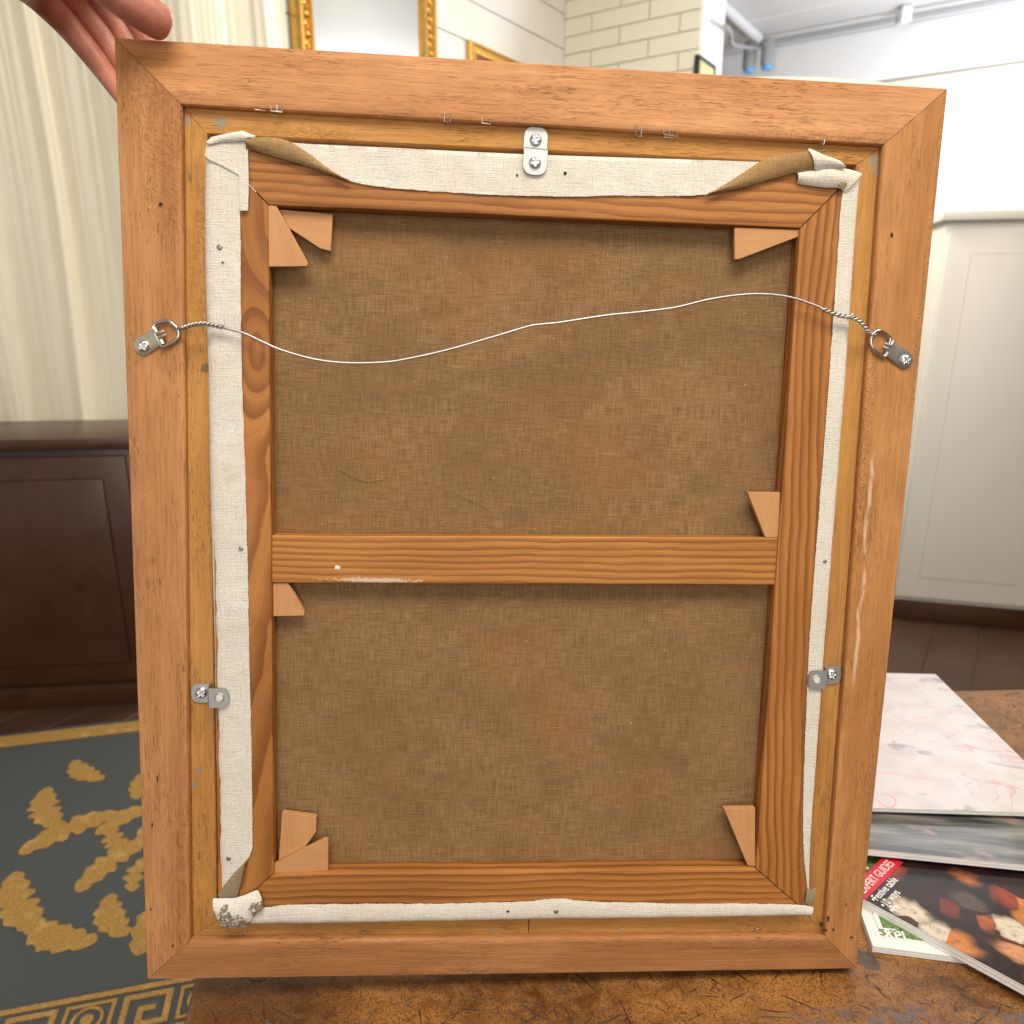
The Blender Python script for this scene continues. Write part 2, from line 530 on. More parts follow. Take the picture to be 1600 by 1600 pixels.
# ------------------------------------------------------------------ bars with grain
def bar(name, o0, o1, i1, i0, prof, mat, parent, n=90, goff=(0, 0, 0), gfun=None, jag=None, ang=32):
    """prism swept from end 0 to end 1; prof = closed loop of (t, w): t 0 outer .. 1 inner"""
    ax = ((o1 - o0) + (i1 - i0)).normalized()
    rings = []
    width = ((i0 + i1) / 2 - (o0 + o1) / 2)
    width -= ax * width.dot(ax)
    wl = width.length
    co, gc, faces = [], [], []
    m = len(prof)
    for k in range(n + 1):
        s = k / n
        O, I = o0.lerp(o1, s), i0.lerp(i1, s)
        for (t, w) in prof:
            p = O.lerp(I, t)
            p = Vector((p.x, p.y, w))
            if jag: p += jag(p, s, t, w)
            co.append(p)
            al = (p - o0).dot(ax)
            g = (al, t * wl, w)
            if gfun: g = gfun(p, g)
            gc.append((g[0] + goff[0], g[1] + goff[1], g[2] + goff[2]))
    for k in range(n):
        for j in range(m):
            a, b = k * m + j, k * m + (j + 1) % m
            faces.append((a, b, b + m, a + m))
    faces.append(tuple(range(m - 1, -1, -1)))
    faces.append(tuple(n * m + j for j in range(m)))
    me = bpy.data.meshes.new(name)
    me.from_pydata(co, [], faces)
    at = me.attributes.new('gc', 'FLOAT_VECTOR', 'POINT')
    for i, g in enumerate(gc): at.data[i].vector = g
    bm = bmesh.new()
    bm.from_mesh(me)
    bmesh.ops.recalc_face_normals(bm, faces=bm.faces)
    sharpen(bm, ang)
    bm.to_mesh(me)
    bm.free()
    return link(name, me, mat, parent)


frame = empty('picture_frame', FRAME_MAT)
tag(frame, 'large mitred wooden picture frame seen from its unpainted back, standing on the brown table', 'picture frame')
WA, WS = -0.0105, -0.0055
A = {'tl': P(178, 58, WA), 'tr': P(1481, 138, WA), 'br': P(1338, 1513, WA), 'bl': P(230, 1530, WA)}
B = {'tl': P(283, 163, 0), 'tr': P(1381, 226, 0), 'br': P(1289, 1463, 0), 'bl': P(297, 1470, 0)}
C = {'tl': P(323, 209, WS), 'tr': P(1338, 258, WS), 'br': P(1257, 1426, WS), 'bl': P(339, 1440, WS)}


def slope(t):
    """height of the rail's back across its width: flat slope, eased over at the inner edge"""
    t = max(0.0, min(1.0, t))
    w = -0.0097 + 0.0091 * min(t, 0.86) / 0.86
    if t > 0.86: w = -0.0006 + 0.0004 * math.sin((t - 0.86) / 0.08 * math.pi / 2) if t < 0.94 else -0.0002
    return w


rail_prof = [(0.02, -0.046), (0.0, -0.044), (0.0, -0.0130), (0.010, -0.0105)]
rail_prof += [(t, slope(t)) for t in (0.03, 0.14, 0.26, 0.38, 0.50, 0.62, 0.74, 0.82, 0.88)]
rail_prof += [(0.95, -0.0002), (0.982, -0.0006), (1.0, -0.0018), (1.0, -0.0030), (1.0, -0.0045), (1.0, -0.012), (0.99, -0.046)]


def chips(p, s, t, w):
    """dents along the lower outer edge"""
    d = Vector((0, 0, 0))
    if t < 0.03 and w > -0.02:
        c = P(583, 1530, WA).x
        d.y += 0.0022 * math.exp(-((p.x - c) / 0.006) ** 2)
        c = P(470, 1530, WA).x
        d.y += 0.0007 * math.exp(-((p.x - c) / 0.012) ** 2)
        d.y += 0.0003 * mnoise.noise(Vector((p.x * 90, 0, 0)))
    return d


GAP = 0.0002


def mitre(c, a, b):  # pull the ends of a bar apart by a hair so that the mitre joint shows
    d = (c[b] - c[a]).normalized() * GAP
    return c[a] + d, c[b] - d


for k, (a, b) in enumerate((('tl', 'tr'), ('tr', 'br'), ('br', 'bl'), ('bl', 'tl'))):
    o0, o1 = mitre(A, a, b)
    i0, i1 = mitre(B, a, b)
    bar('rail', o0, o1, i1, i0, rail_prof, M['rail_right'] if k == 1 else M['rail'], frame, 150, (k * 3.1, k * 1.7, k), jag=chips if k == 2 else None)
    # flat backing strip inside the rail
    o0, o1 = mitre(B, a, b)
    i0, i1 = mitre(C, a, b)
    o0, o1 = o0.lerp(i0, 0.01), o1.lerp(i1, 0.01)
    sp = [(0, -0.036), (0, WS), (0.25, WS), (0.5, WS - 0.0001), (0.8, WS), (0.97, WS - 0.0002), (1.0, WS - 0.001), (1.0, -0.014), (1.0, -0.036)]
    if k == 2:      # two lengths butted together
        s = 0.4795
        m0, m1 = o0.lerp(o1, s), i0.lerp(i1, s)
        e = (o1 - o0).normalized() * 0.0003
        tilt = (o1 - o0).normalized() * 0.001
        bar('backing_strip', o0, m0 - e, m1 - e + tilt, i0, sp, M['strip'], frame, 60, (11, 2.3, 0))
        bar('backing_strip', m0 + e, o1, i1, m1 + e + tilt, sp, M['strip'], frame, 60, (17, 5.9, 0))
    else:
        bar('backing_strip', o0, o1, i1, i0, sp, M['strip'], frame, 110, (20 + k * 2.3, k * 0.9, 0))

# ------------------------------------------------------------------ the canvas on its stretcher
paint = empty('stretched_canvas', FRAME_MAT)
tag(paint, 'back of brown linen canvas on a wedged pine stretcher, set inside the wooden frame', 'canvas')
WT, WC = 0.003, -0.0095
SO = {'tl': P(327, 222, WT), 'tr': P(1341, 266, WT), 'br': P(1262, 1427, WT), 'bl': P(341, 1442, WT)}
SI = {'tl': P(419.5, 320, WT), 'tr': P(1250, 356, WT), 'br': P(1181, 1357, WT), 'bl': P(428, 1364, WT)}
GAP = 0.0005
st_prof = [(0.0, -0.016), (0.0, 0.0022), (0.008, WT)]
st_prof += [(t, WT) for t in (0.1, 0.2, 0.3, 0.4, 0.5, 0.6, 0.7, 0.8, 0.9)]
st_prof += [(0.975, WT), (0.992, WT - 0.0004), (1.0, WT - 0.0014), (1.0, -0.004), (0.995, WC - 0.0002), (0.93, -0.016)]
knot = P(402, 545, WT)
knot2 = P(395, 1330, WT)


def left_grain(p, g):
    d = math.hypot((p.x - knot.x) * 1.0, (p.y - knot.y) * 0.36)
    far = g[1] * 0.55 + 0.12 * abs(p.y - knot.y)
    k = math.exp(-((p.y - knot.y + 0.01) / 0.055) ** 2)
    return (g[0] * 0.9, d * k + (far * 0.55 + 0.004) * (1 - k), g[2])


def right_grain(p, g):
    return (g[0], g[1] * 0.85 + 0.035 * abs(g[0] - 0.10), g[2])


def top_grain(p, g):
    return (g[0], g[1] * 0.8 + 0.012 * abs(g[0] - 0.42), g[2])


for k, (a, b, gf) in enumerate((('tl', 'tr', top_grain), ('tr', 'br', right_grain), ('br', 'bl', None), ('bl', 'tl', left_grain))):
    o0, o1 = mitre(SO, a, b)
    i0, i1 = mitre(SI, a, b)
    bar('stretcher_bar', o0, o1, i1, i0, st_prof, M['pine'], paint, 160, (k * 4.7, k * 0.313, 0), gf)
# crossbar
GAP = 0
wcr = 0.0012
cr_prof = [(0.0, -0.009), (0.0, -0.0005), (0.008, 0.0007), (0.03, wcr)] + [(t, wcr) for t in (0.1, 0.2, 0.3, 0.4, 0.5, 0.6, 0.7, 0.8, 0.9)] + \
          [(0.97, wcr), (0.995, 0.0006), (1.0, -0.0006), (1.0, -0.009)]
bar('crossbar', P(425.5, 836, wcr), P(1215.5, 840, wcr), P(1212, 915, wcr), P(425.5, 911, wcr), cr_prof, M['pine_cross'], paint, 120, (31, .77, 0))
# linen
bm = bmesh.new()
nx, ny = 60, 80
q = [P(395, 300, WC), P(1275, 335, WC), P(1205, 1375, WC), P(410, 1385, WC)]
grid = [[None] * (nx + 1) for _ in range(ny + 1)]
for j in range(ny + 1):
    for i in range(nx + 1):
        u, v = i / nx, j / ny
        p = q[0].lerp(q[1], u).lerp(q[3].lerp(q[2], u), v)
        z = 0.0005 * mnoise.noise(Vector((p.x * 11, p.y * 11, 3)))
        p.z = WC + z - 0.0008 * math.sin(u * math.pi) * math.sin(v * math.pi)
        grid[j][i] = bm.verts.new(p)
for j in range(ny):
    for i in range(nx):
        bm.faces.new((grid[j][i], grid[j + 1][i], grid[j + 1][i + 1], grid[j][i + 1]))
linen_o = finish('linen', bm, M['linen'], paint, 60, fix=False)
linen_o.modifiers.new('thickness', 'SOLIDIFY').thickness = 0.0012
linen_o.modifiers['thickness'].offset = -1
for name, pts in (('loose_thread', [(712, 768), (725, 775), (745, 784), (765, 794)]), ('loose_thread', [(530, 732), (548, 742), (572, 751), (598, 748), (606, 744)])):
    bm = bmesh.new()
    tube(bm, spline([P(x, y, WC + 0.0006) for x, y in pts], 6), 0.00022, 5)
    finish(name, bm, M['linen_light'], paint)


def resample(pts, n):
    pts = [Vector(p) for p in pts]
    L = [0]
    for a, b in zip(pts, pts[1:]): L.append(L[-1] + (b - a).length)
    out = []
    j = 0
    for k in range(n + 1):
        d = L[-1] * k / n
        while j < len(pts) - 2 and L[j + 1] < d: j += 1
        f = (d - L[j]) / max(1e-9, L[j + 1] - L[j])
        out.append(pts[j].lerp(pts[j + 1], min(1, f)))
    return out


def sheet(name, ea, eb, w, mat, parent, n=120, m=8, lift=0.0, wav=0.0004, fray=0.0, th=0.0007, roll=0.0, smooth=True, seed=0, wrap=0.0):
    """cloth between two outlines (pixels of the photograph's view, laid on height w); lift bows it out, edge b frays"""
    def tw(e, i):
        return e[2] if len(e) > 2 else w
    pa = [P(e[0], e[1], tw(e, 0)) for e in ea]
    pb = [P(e[0], e[1], tw(e, 0)) for e in eb]
    if smooth and len(pa) > 2: pa = spline(pa, 8)
    if smooth and len(pb) > 2: pb = spline(pb, 8)
    pa, pb = resample(pa, n), resample(pb, n)
    bm = bmesh.new()
    rows = []
    for k in range(n + 1):
        row = []
        if wrap:
            out_ = (pa[k] - pb[k])
            out_.z = 0
            out_ = out_.normalized()
            for q_ in (1.0, 0.5, 0.12):
                row.append(bm.verts.new(pa[k] + out_ * 0.0006 - Vector((0, 0, wrap * q_ + roll))))
        for j in range(m + 1):
            t = j / m
            p = pa[k].lerp(pb[k], t)
            z = lift * math.sin(math.pi * t) ** 0.7 if lift else 0
            z += wav * mnoise.noise(Vector((p.x * 38 + seed, p.y * 38, seed * 1.3))) + wav * 0.5 * mnoise.noise(Vector((p.x * 110, p.y * 110 + seed, 0)))
            if roll and t < 0.25: z -= roll * (1 - t / 0.25) ** 2
            p = p + Vector((0, 0, z))
            if fray and j == m:
                d = (pb[k] - pa[k]).normalized()
                p += d * fray * (mnoise.noise(Vector((k * 0.83, seed, 0))) + 0.8 * mnoise.noise(Vector((k * 0.21, seed, 5))))
            row.append(bm.verts.new(p))
        rows.append(row)
    for k in range(n):
        for j in range(len(rows[0]) - 1):
            bm.faces.new((rows[k][j], rows[k + 1][j], rows[k + 1][j + 1], rows[k][j + 1]))
    bm.normal_update()
    if sum(f.normal.z for f in bm.faces) < 0:
        bmesh.ops.reverse_faces(bm, faces=bm.faces)
    o = finish(name, bm, mat, parent, 70, fix=False)
    md = o.modifiers.new('thickness', 'SOLIDIFY')
    md.thickness = th
    md.offset = -1
    return o


WF = WT + 0.0012
fl = sheet('canvas_flap', [(319, 246), (318, 320), (318.5, 400), (321, 500), (324, 600), (328, 810), (333, 1000), (336.5, 1200), (339, 1330), (342, 1396)],
      [(376, 262), (375, 330), (376, 400), (376.5, 500), (378.5, 600), (385, 810), (389, 1000), (393, 1200), (394.5, 1312), (394, 1326), (388, 1341), (377, 1351)],
      WF, M['primed'], paint, 260, 10, wrap=0.014, roll=0.003, fray=0.00035, wav=0.0007, seed=1)
sheet('canvas_flap', [(1347, 270), (1341, 330), (1336, 400), (1322, 600), (1306, 810), (1292, 1000), (1277, 1200), (1268, 1320), (1265, 1392)],
      [(1318, 292), (1313, 330), (1309, 400), (1295, 600), (1279, 810), (1265, 1000), (1256.5, 1200), (1255, 1290), (1256.5, 1340), (1262, 1388)],
      WF, M['primed'], paint, 260, 6, wrap=0.014, roll=0.002, fray=0.0004, wav=0.0004, seed=2)
sheet('canvas_flap', [(388, 1447), (480, 1447), (590, 1445), (800, 1441), (1000, 1438), (1150, 1435), (1266, 1432)],
      [(398, 1424), (415, 1418), (450, 1414), (500, 1413), (590, 1412.5), (700, 1412), (780, 1410), (830, 1408), (870, 1404), (910, 1408), (960, 1410),
       (1080, 1412), (1200, 1412), (1250, 1414), (1271, 1417)],
      WF, M['primed'], paint, 260, 7, wrap=0.014, roll=0.004, fray=0.0005, wav=0.0006, lift=0.0012, seed=3)
tf = sheet('canvas_flap', [(392, 214), (455, 223), (590, 230), (820, 241), (1000, 247), (1190, 253), (1262, 256)],
      [(392, 232), (470, 252), (535, 279), (560, 286), (590, 291), (650, 297), (700, 300), (760, 304), (830, 306), (900, 307), (960, 305.5), (1050, 306),
       (1100, 304), (1150, 293), (1200, 275), (1262, 264)],
      WF, M['primed'], paint, 260, 8, wrap=0.014, roll=0.0, fray=0.0004, wav=0.0007, seed=4)
# brown reverse of the cloth where the top flap folds over
WB = WF + 0.0016
sheet('folded_linen', [(383, 218), (412, 214, WB + .001), (447, 219, WB + .001), (480, 238), (512, 262), (546, 283)],
      [(384, 226), (400, 236), (430, 245), (480, 260), (520, 275), (546, 284)], WB, M['linen_light'], paint, 90, 8, lift=0.0022, wav=0.0004, seed=5)
sheet('folded_linen', [(1107, 303), (1138, 285), (1170, 264), (1198, 247), (1230, 240, WB + .001), (1268, 236, WB + .002)],
      [(1107, 304), (1150, 296), (1190, 284), (1230, 273), (1258, 267, WB), (1272, 264, WB)], WB, M['linen_light'], paint, 90, 8, lift=0.0024, wav=0.0004, seed=6)
# top left corner: the cap and the folded tab over the left flap
sheet('corner_fold', [(320, 243), (323, 224), (352, 221), (383, 219)], [(328, 250), (346, 258), (373, 273), (388, 262)], WF + 0.0012, M['primed'], paint, 40, 8, wav=0.0006, smooth=False, seed=7)
sheet('corner_fold', [(373, 270), (374, 300), (375.5, 329)], [(387, 232), (388.5, 280), (387.5, 329)], WF + 0.0015, M['primed'], paint, 50, 6, wav=0.0004, fray=0.0002, smooth=False, seed=8)
sheet('corner_fold', [(322, 222, WF), (330, 214, WF - .001), (355, 208), (379, 204), (401, 213)], [(326, 226), (345, 222), (370, 221), (382, 220), (389, 217)], WF + 0.0022, M['primed'], paint, 40, 6, lift=0.0016, wav=0.0004, smooth=False, seed=9)
# top right corner
sheet('corner_fold', [(1262, 235, WB + .002), (1266, 232.5, WB + .002), (1290, 243), (1311, 251), (1319, 262)], [(1272, 264), (1276, 266), (1290, 263), (1306, 263), (1318, 264)], WB + .0008, M['primed'], paint, 40, 8, lift=0.003, wav=0.0004, seed=10)
sheet('corner_fold', [(1245.5, 269), (1270, 265), (1300, 262), (1330, 265), (1347.5, 271)], [(1246, 286), (1260, 289), (1290, 293), (1309, 294), (1320, 300)], WF + 0.001, M['primed'], paint, 60, 8, lift=0.0026, wav=0.0012, seed=11)
sheet('corner_fold', [(1313, 281), (1316, 276), (1323, 275), (1329, 278)], [(1309, 294), (1315, 296), (1322, 292), (1328, 284)], WF + 0.0022, M['linen_grey'], paint, 20, 5, lift=0.001, wav=0.0006, seed=12)
# bottom left corner
sheet('folded_linen', [(340, 1398), (352, 1381), (368, 1362), (385, 1344)], [(350, 1406), (362, 1404), (371, 1398), (384, 1348)], WF + 0.001, M['linen_grey'], paint, 40, 6, lift=0.0012, seed=13)
sheet('corner_fold', [(333, 1404), (350, 1404), (366, 1403), (380, 1399), (396, 1393), (403, 1392), (409, 1404), (412, 1417)],
      [(338, 1428), (345, 1447), (360, 1449.5), (376, 1449), (388, 1446), (394, 1438), (400, 1428), (411, 1420)], WF + 0.0024, M['primed_stain'], paint, 70, 12, lift=0.0036, wav=0.0013, fray=0.0004, seed=14)
# bottom right corner
sheet('folded_linen', [(1261, 1389), (1268, 1390), (1275, 1387)], [(1257, 1410), (1264, 1415), (1271, 1410)], WF + 0.0008, M['linen_grey'], paint, 24, 5, lift=0.0012, fray=0.0005, seed=15)
# frayed threads
for pts in ([(1256, 1336), (1250, 1346), (1252, 1356), (1247, 1364)], [(1257, 1320), (1251, 1326), (1249, 1336)], [(778, 305), (783, 309), (790, 309)], [(1270, 1389), (1273, 1384), (1271, 1380)],
            [(712, 1412), (715, 1408), (713, 1405)], [(376, 402), (380, 404), (381, 408)], [(1099, 304), (1103, 308), (1110, 308)]):
    bm = bmesh.new()
    tube(bm, spline([P(x, y, WF + 0.001) for x, y in pts], 5), 0.00025, 5)
    finish('loose_thread', bm, M['linen_light'], paint)

# wedges
KEYS = [([(419.5, 320), (432, 322), (481, 410), (480, 416), (419, 416.5)], 0.0022, 0.0042, 'v'),
        ([(436, 327), (520, 334.5), (516.5, 392), (500, 388), (451, 356)], -0.0024, 0.0044, 'h'),
        ([(1148, 355), (1249, 359), (1249, 369), (1155, 405), (1148, 405)], 0.0010, 0.0042, 'h'),
        ([(1168, 769), (1219, 769), (1216, 840), (1196, 840)], 0.0010, 0.0044, 'v'),
        ([(426.5, 911), (450, 911), (476, 956), (475, 962), (427, 963)], -0.0004, 0.0044, 'v'),
        ([(441, 1269), (494, 1276), (493.5, 1300), (475, 1326), (435, 1347)], -0.0020, 0.0044, 'v'),
        ([(429, 1350), (508, 1310), (512.5, 1313), (512.5, 1361), (429, 1364)], 0.0016, 0.0034, 'h'),
        ([(1131, 1263), (1180, 1262), (1180, 1354), (1168, 1352)], 0.0008, 0.0044, 'v')]
for i, (poly, w, th, gd) in enumerate(KEYS):
    bm = bmesh.new()
    prism(bm, [P(x, y, w) for x, y in poly], Vector((0, 0, -th)), 0.00035)
    bmesh.ops.recalc_face_normals(bm, faces=bm.faces)
    ga = random.uniform(-0.25, 0.25)
    vs = [(v.co.copy()) for v in bm.verts]
    o = finish('stretcher_wedge', bm, M['beech'], paint, 20)
    at = o.data.attributes.new('gc', 'FLOAT_VECTOR', 'POINT')
    for v in o.data.vertices:
        x, y, z = v.co
        if gd == 'v': x, y = y, x
        at.data[v.index].vector = (x * math.cos(ga) + y * math.sin(ga) + i, -x * math.sin(ga) + y * math.cos(ga), z)

# tacks in the flaps
for i, (x, y, r) in enumerate(((343, 386, 3.8), (376.5, 857, 3.4), (357.5, 1341, 3.8), (869, 1424, 3.8), (1289, 877, 2.8), (883, 271, 2.6), (793.5, 1424, 2.2), (808, 274, 1.6), (348, 410, 1.4))):
    bm = bmesh.new()
    rr = r / 2200
    zt = WF + (0.0012 if y > 1400 else 0.0002)
    lathe(bm, [(rr, -0.001), (rr, 0.0003), (rr * 0.75, 0.0007), (rr * 0.35, 0.0008), (rr * 0.3, 0.0003)], P(x, y, zt), Vector((0, 0, 1)), Vector((1, 0, 0)), 14)
    finish('tack', bm, M['tack'] if i not in (5, 6, 7, 8) else M['dark'], paint)

# ------------------------------------------------------------------ hardware on the frame
ZW = Vector((0, 0, 1))


def screw(parent, c, r, ang, name='screw', axis=ZW):
    bm = bmesh.new()
    lathe(bm, [(r, 0.0), (r, r * 0.12), (r * 0.93, r * 0.3), (r * 0.75, r * 0.48), (r * 0.45, r * 0.58), (r * 0.18, r * 0.6)], c, axis, Vector((1, 0, 0)), 22)
    o = finish(name, bm, M['screw'], parent, 50)
    # cross recess
    x = Vector((math.cos(ang), math.sin(ang), 0))
    y = Vector((-x.y, x.x, 0))
    bm = bmesh.new()
    a, b = r * 0.66, r * 0.17
    pl = [x * a + y * b, x * b + y * b, x * b + y * a, x * -b + y * a, x * -b + y * b, x * -a + y * b, x * -a - y * b, x * -b - y * b, x * -b - y * a, x * b - y * a, x * b - y * b, x * a - y * b]
    prism(bm, [c + p + ZW * (r * 0.64) for p in pl], ZW * (-r * 0.5))
    cutter = finish('recess', bm, None, parent)
    md = o.modifiers.new('recess', 'BOOLEAN')
    md.operation = 'DIFFERENCE'
    md.object = cutter
    md.solver = 'EXACT'
    dg = bpy.context.evaluated_depsgraph_get()
    dg.update()
    me = bpy.data.meshes.new_from_object(o.evaluated_get(dg))
    o.modifiers.clear()
    o.data = me
    bpy.data.objects.remove(cutter)
    return o


def offset_clip(c0, c1, half, label, rounded, screws, w0, w1, holes=()):
    """strip half centred c0 (height w0), stretcher half centred c1 (height w1); c's are (px, py)"""
    th = 0.0012
    a, b = P(*c0, w0), P(*c1, w1)
    d = Vector((b.x - a.x, b.y - a.y, 0))
    L = d.length
    e = d.normalized()
    s = Vector((-e.y, e.x, 0))
    hw, hl = half
    # centre line along e: from -hl (rounded) to the bend, then to L+hl
    mid = L / 2
    ts, n = [], 20
    outline = []
    r = rounded
    xs = [-hl + (i / 8.0) * r for i in range(9)] + [mid - 0.0014, mid - 0.0009, mid + 0.0009, mid + 0.0014] + [L + hl - r + (i / 8.0) * r for i in range(9)]

    def hwid(x):
        m = min(x + hl, L + hl - x)
        if m >= r: return hw
        q = (r - m) / r
        return hw - (1 - math.sqrt(max(0, 1 - q * q))) * min(hw, r) * 0.92

    def hz(x):
        if x <= mid - 0.0012: return w0
        if x >= mid + 0.0012: return w1
        k = (x - mid + 0.0012) / 0.0024
        k = k * k * (3 - 2 * k)
        return w0 + (w1 - w0) * k
    bm = bmesh.new()
    rows = []
    base = Vector((a.x, a.y, 0))
    for x in xs:
        h = hwid(x)
        c = base + e * x + ZW * hz(x)
        rows.append([bm.verts.new(c + s * (h * f)) for f in (-1, -0.94, 0, 0.94, 1)])
    for A_, B_ in zip(rows, rows[1:]):
        for k in range(4): bm.faces.new((A_[k], B_[k], B_[k + 1], A_[k + 1]))
    bm.normal_update()
    if sum(f.normal.z for f in bm.faces) < 0: bmesh.ops.reverse_faces(bm, faces=bm.faces)
    o = finish('offset_clip', bm, M['zinc'], frame, 40, fix=False)
    o['label'] = label
    md = o.modifiers.new('thickness', 'SOLIDIFY')
    md.thickness = th
    md.offset = 1
    for (x, y, w, ang) in screws: screw(o, P(x, y, w + th), 0.0041, ang)
    for (x, y, w) in holes:
        bm = bmesh.new()
        c = P(x, y, w + th + 0.0001)
        lathe(bm, [(0.0033, -0.0003), (0.0033, 0.0002), (0.0030, 0.0004), (0.0026, 0.0002), (0.0025, -0.0006)], c, ZW, Vector((1, 0, 0)), 22, cap=False)
        bm2 = finish('hole_rim', bm, M['zinc'], o, 50)
        bm = bmesh.new()
        lathe(bm, [(0.0025, -0.00005), (0.0025, 0.00012)], c, ZW, Vector((1, 0, 0)), 20)
        finish('hole', bm, M['primed'], o, 50)
    return o


WCL = WF + 0.0010
offset_clip((837, 219), (836, 254), (0.0079, 0.0082), 'top zinc clip held by two cross-head screws', 0.0065, ((837, 219, WS, .3), (836, 254, WCL, .1)), WS + .0002, WCL)
offset_clip((315, 1082), (343, 1090), (0.0070, 0.0066), 'left zinc clip with one screw and one empty hole', 0.0052, ((315, 1082, WS, .9),), WS + .0002, WCL, ((343, 1090, WCL),))
offset_clip((1299, 1053.5), (1276, 1061.5), (0.0070, 0.0066), 'right zinc clip with one screw and one empty hole', 0.0045, ((1299, 1053.5, WS, .5),), WS + .0002, WCL, ((1276, 1061.5, WCL),))


def rail_w(px, py):
    """height of the sloping rail under a pixel: search"""
    w = -0.004
    for _ in range(6):
        p = P(px, py, w)
        # distance from the outer edge, horizontally for the side rails
        if px < 800:
            f = (p.y - B['bl'].y) / (B['tl'].y - B['bl'].y)
            xo, xi = A['bl'].lerp(A['tl'], f).x, B['bl'].lerp(B['tl'], f).x
        else:
            f = (p.y - B['br'].y) / (B['tr'].y - B['br'].y)
            xo, xi = A['br'].lerp(A['tr'], f).x, B['br'].lerp(B['tr'], f).x
        t = max(0.05, min(0.92, (p.x - xo) / (xi - xo)))
        w = slope(t)
    return w


def d_ring(pl_end, hinge, ring_pts, sc, mat, label, halfw=0.0062):
    wp = rail_w(*pl_end)
    root = empty('d_ring_hanger')
    root.parent = frame
    wr = max(wp, rail_w(*hinge)) + 0.0016
    a, b = P(*pl_end, wp + 0.0006), P(*hinge, wr)
    root.location = (a.x, a.y, a.z)
    root['label'] = label
    e = (b - a)
    L = e.length
    e.normalize()
    s = Vector((-e.y, e.x, 0)).normalized()
    nrm = e.cross(s).normalized()
    if nrm.z < 0: nrm = -nrm
    # plate
    bm = bmesh.new()
    rr = halfw
    poly = [(L * 1.0, rr * 0.8), (L * 0.86, rr * 0.86), (L * 0.3, rr)] + [(rr * math.cos(q), rr * math.sin(q)) for q in [math.pi * (0.5 + k / 12) for k in range(0, 13)]] + [(L * 0.3, -rr), (L * 0.86, -rr * 0.86), (L * 1.0, -rr * 0.8)]
    prism(bm, [a - Vector(root.location) + e * x + s * y for x, y in poly], nrm * 0.0011, 0.0002)
    finish('plate', bm, mat, root, 30)
    # rolled knuckle
    bm = bmesh.new()
    for y0, y1 in ((-0.95, -0.42), (0.42, 0.95)):
        c = b - Vector(root.location) + nrm * 0.0008
        tube(bm, [c + s * (rr * y0), c + s * (rr * y1)], 0.0017, 14)
    finish('knuckle', bm, mat, root, 40)
    bm = bmesh.new()
    for y in (-0.22, 0.22):
        c = b - Vector(root.location) + s * (rr * y)
        tube(bm, [c + nrm * 0.0016, c + e * 0.0030 + nrm * 0.0022, c + e * 0.0062 + nrm * 0.0012], lambda i: (0.0010, 0.0010, 0.0006)[i], 8)
    finish('prong', bm, mat, root, 40)
    # ring
    bm = bmesh.new()
    pts = []
    for x, y in ring_pts:
        w = max(wr, rail_w(x, y) + 0.0015) + 0.0006
        pts.append(P(x, y, w) - Vector(root.location))
    tube(bm, spline(pts + [pts[0]], 6)[:-1], 0.00115, 12, closed=True)
    finish('ring', bm, M['nickel'], root, 60)
    so = screw(root, P(*sc, rail_w(*sc) + 0.0019) - Vector(root.location), 0.0042, 0.7)
    return root, wr


hl_, wr_l = d_ring((224, 541), (249, 525.5), [(237.5, 513), (245, 505), (262, 501.5), (270.5, 506.5), (277, 513), (279.5, 521), (277, 529), (268, 536), (256, 541.5), (250.5, 537.5)],
       (225, 541), M['brassy'], 'left hanger with brassy plate and D-shaped ring')
hr_, wr_r = d_ring((1414, 563), (1388, 545), [(1391.5, 528), (1383, 520.5), (1374, 516.5), (1366, 520), (1361, 529), (1362, 540), (1368, 548), (1377, 555), (1383, 556)],
       (1414, 563), M['zinc'], 'right hanger with bright zinc plate and D-shaped ring')


# staples
def staple(parent, pts, r=0.00038, mat=None):
    bm = bmesh.new()
    tube(bm, pts, r, 6)
    return finish('staple', bm, mat or M['steel'], parent, 40)


def step_staple(x, y, wdt, hgt, tilt=0.0):
    a = P(x, y, -0.001)
    up = Vector((tilt, 1, 0)).normalized()
    r_ = Vector((1, -0.06, 0))
    staple(frame, [a + up * hgt + ZW * 0.0012, a + ZW * 0.001, a + r_ * wdt + ZW * 0.0008, a + r_ * wdt + up * hgt * 0.9 + ZW * 0.0012])


for x, y, w, h, t in ((398, 172, 0.007, 0.0022, 0.5), (424, 174, 0.007, 0.0028, 0.1), (433, 174, 0.003, 0.0035, 0.1), (694, 191, 0.004, 0.006, 0.05), (753, 193, 0.0055, 0.004, 0.0), (992, 211, 0.004, 0.006, 0.1),
                      (1037, 211, 0.006, 0.004, -0.3), (1046, 212, 0.005, 0.0042, -0.3), (1282, 226, 0.0018, 0.003, 0.1)):
    step_staple(x, y, w, h, t)
for x, y, dx, dy in ((426, 180, 10, 1), (693, 195, 8, -3), (996, 214, 10, -2), (1036, 214, 18, 2), (1283, 236, 9, -2), (296, 270, 1.5, 12), (297, 730, 1, 9), (301, 1048, 0.5, 9), (310.5, 1332, 1, 11),
                     (376, 1459, 9, -3), (566, 1457, 10, -1), (763, 1456, 10, -1), (967, 1453, 9, -3), (1179, 1452, 8, -1)):
    staple(frame, [P(x, y, WS - 0.001), P(x + dx * .08, y + dy * .08, WS + 0.0005), P(x + dx * .9, y + dy * .9, WS + 0.0005), P(x + dx, y + dy, WS - 0.001)])


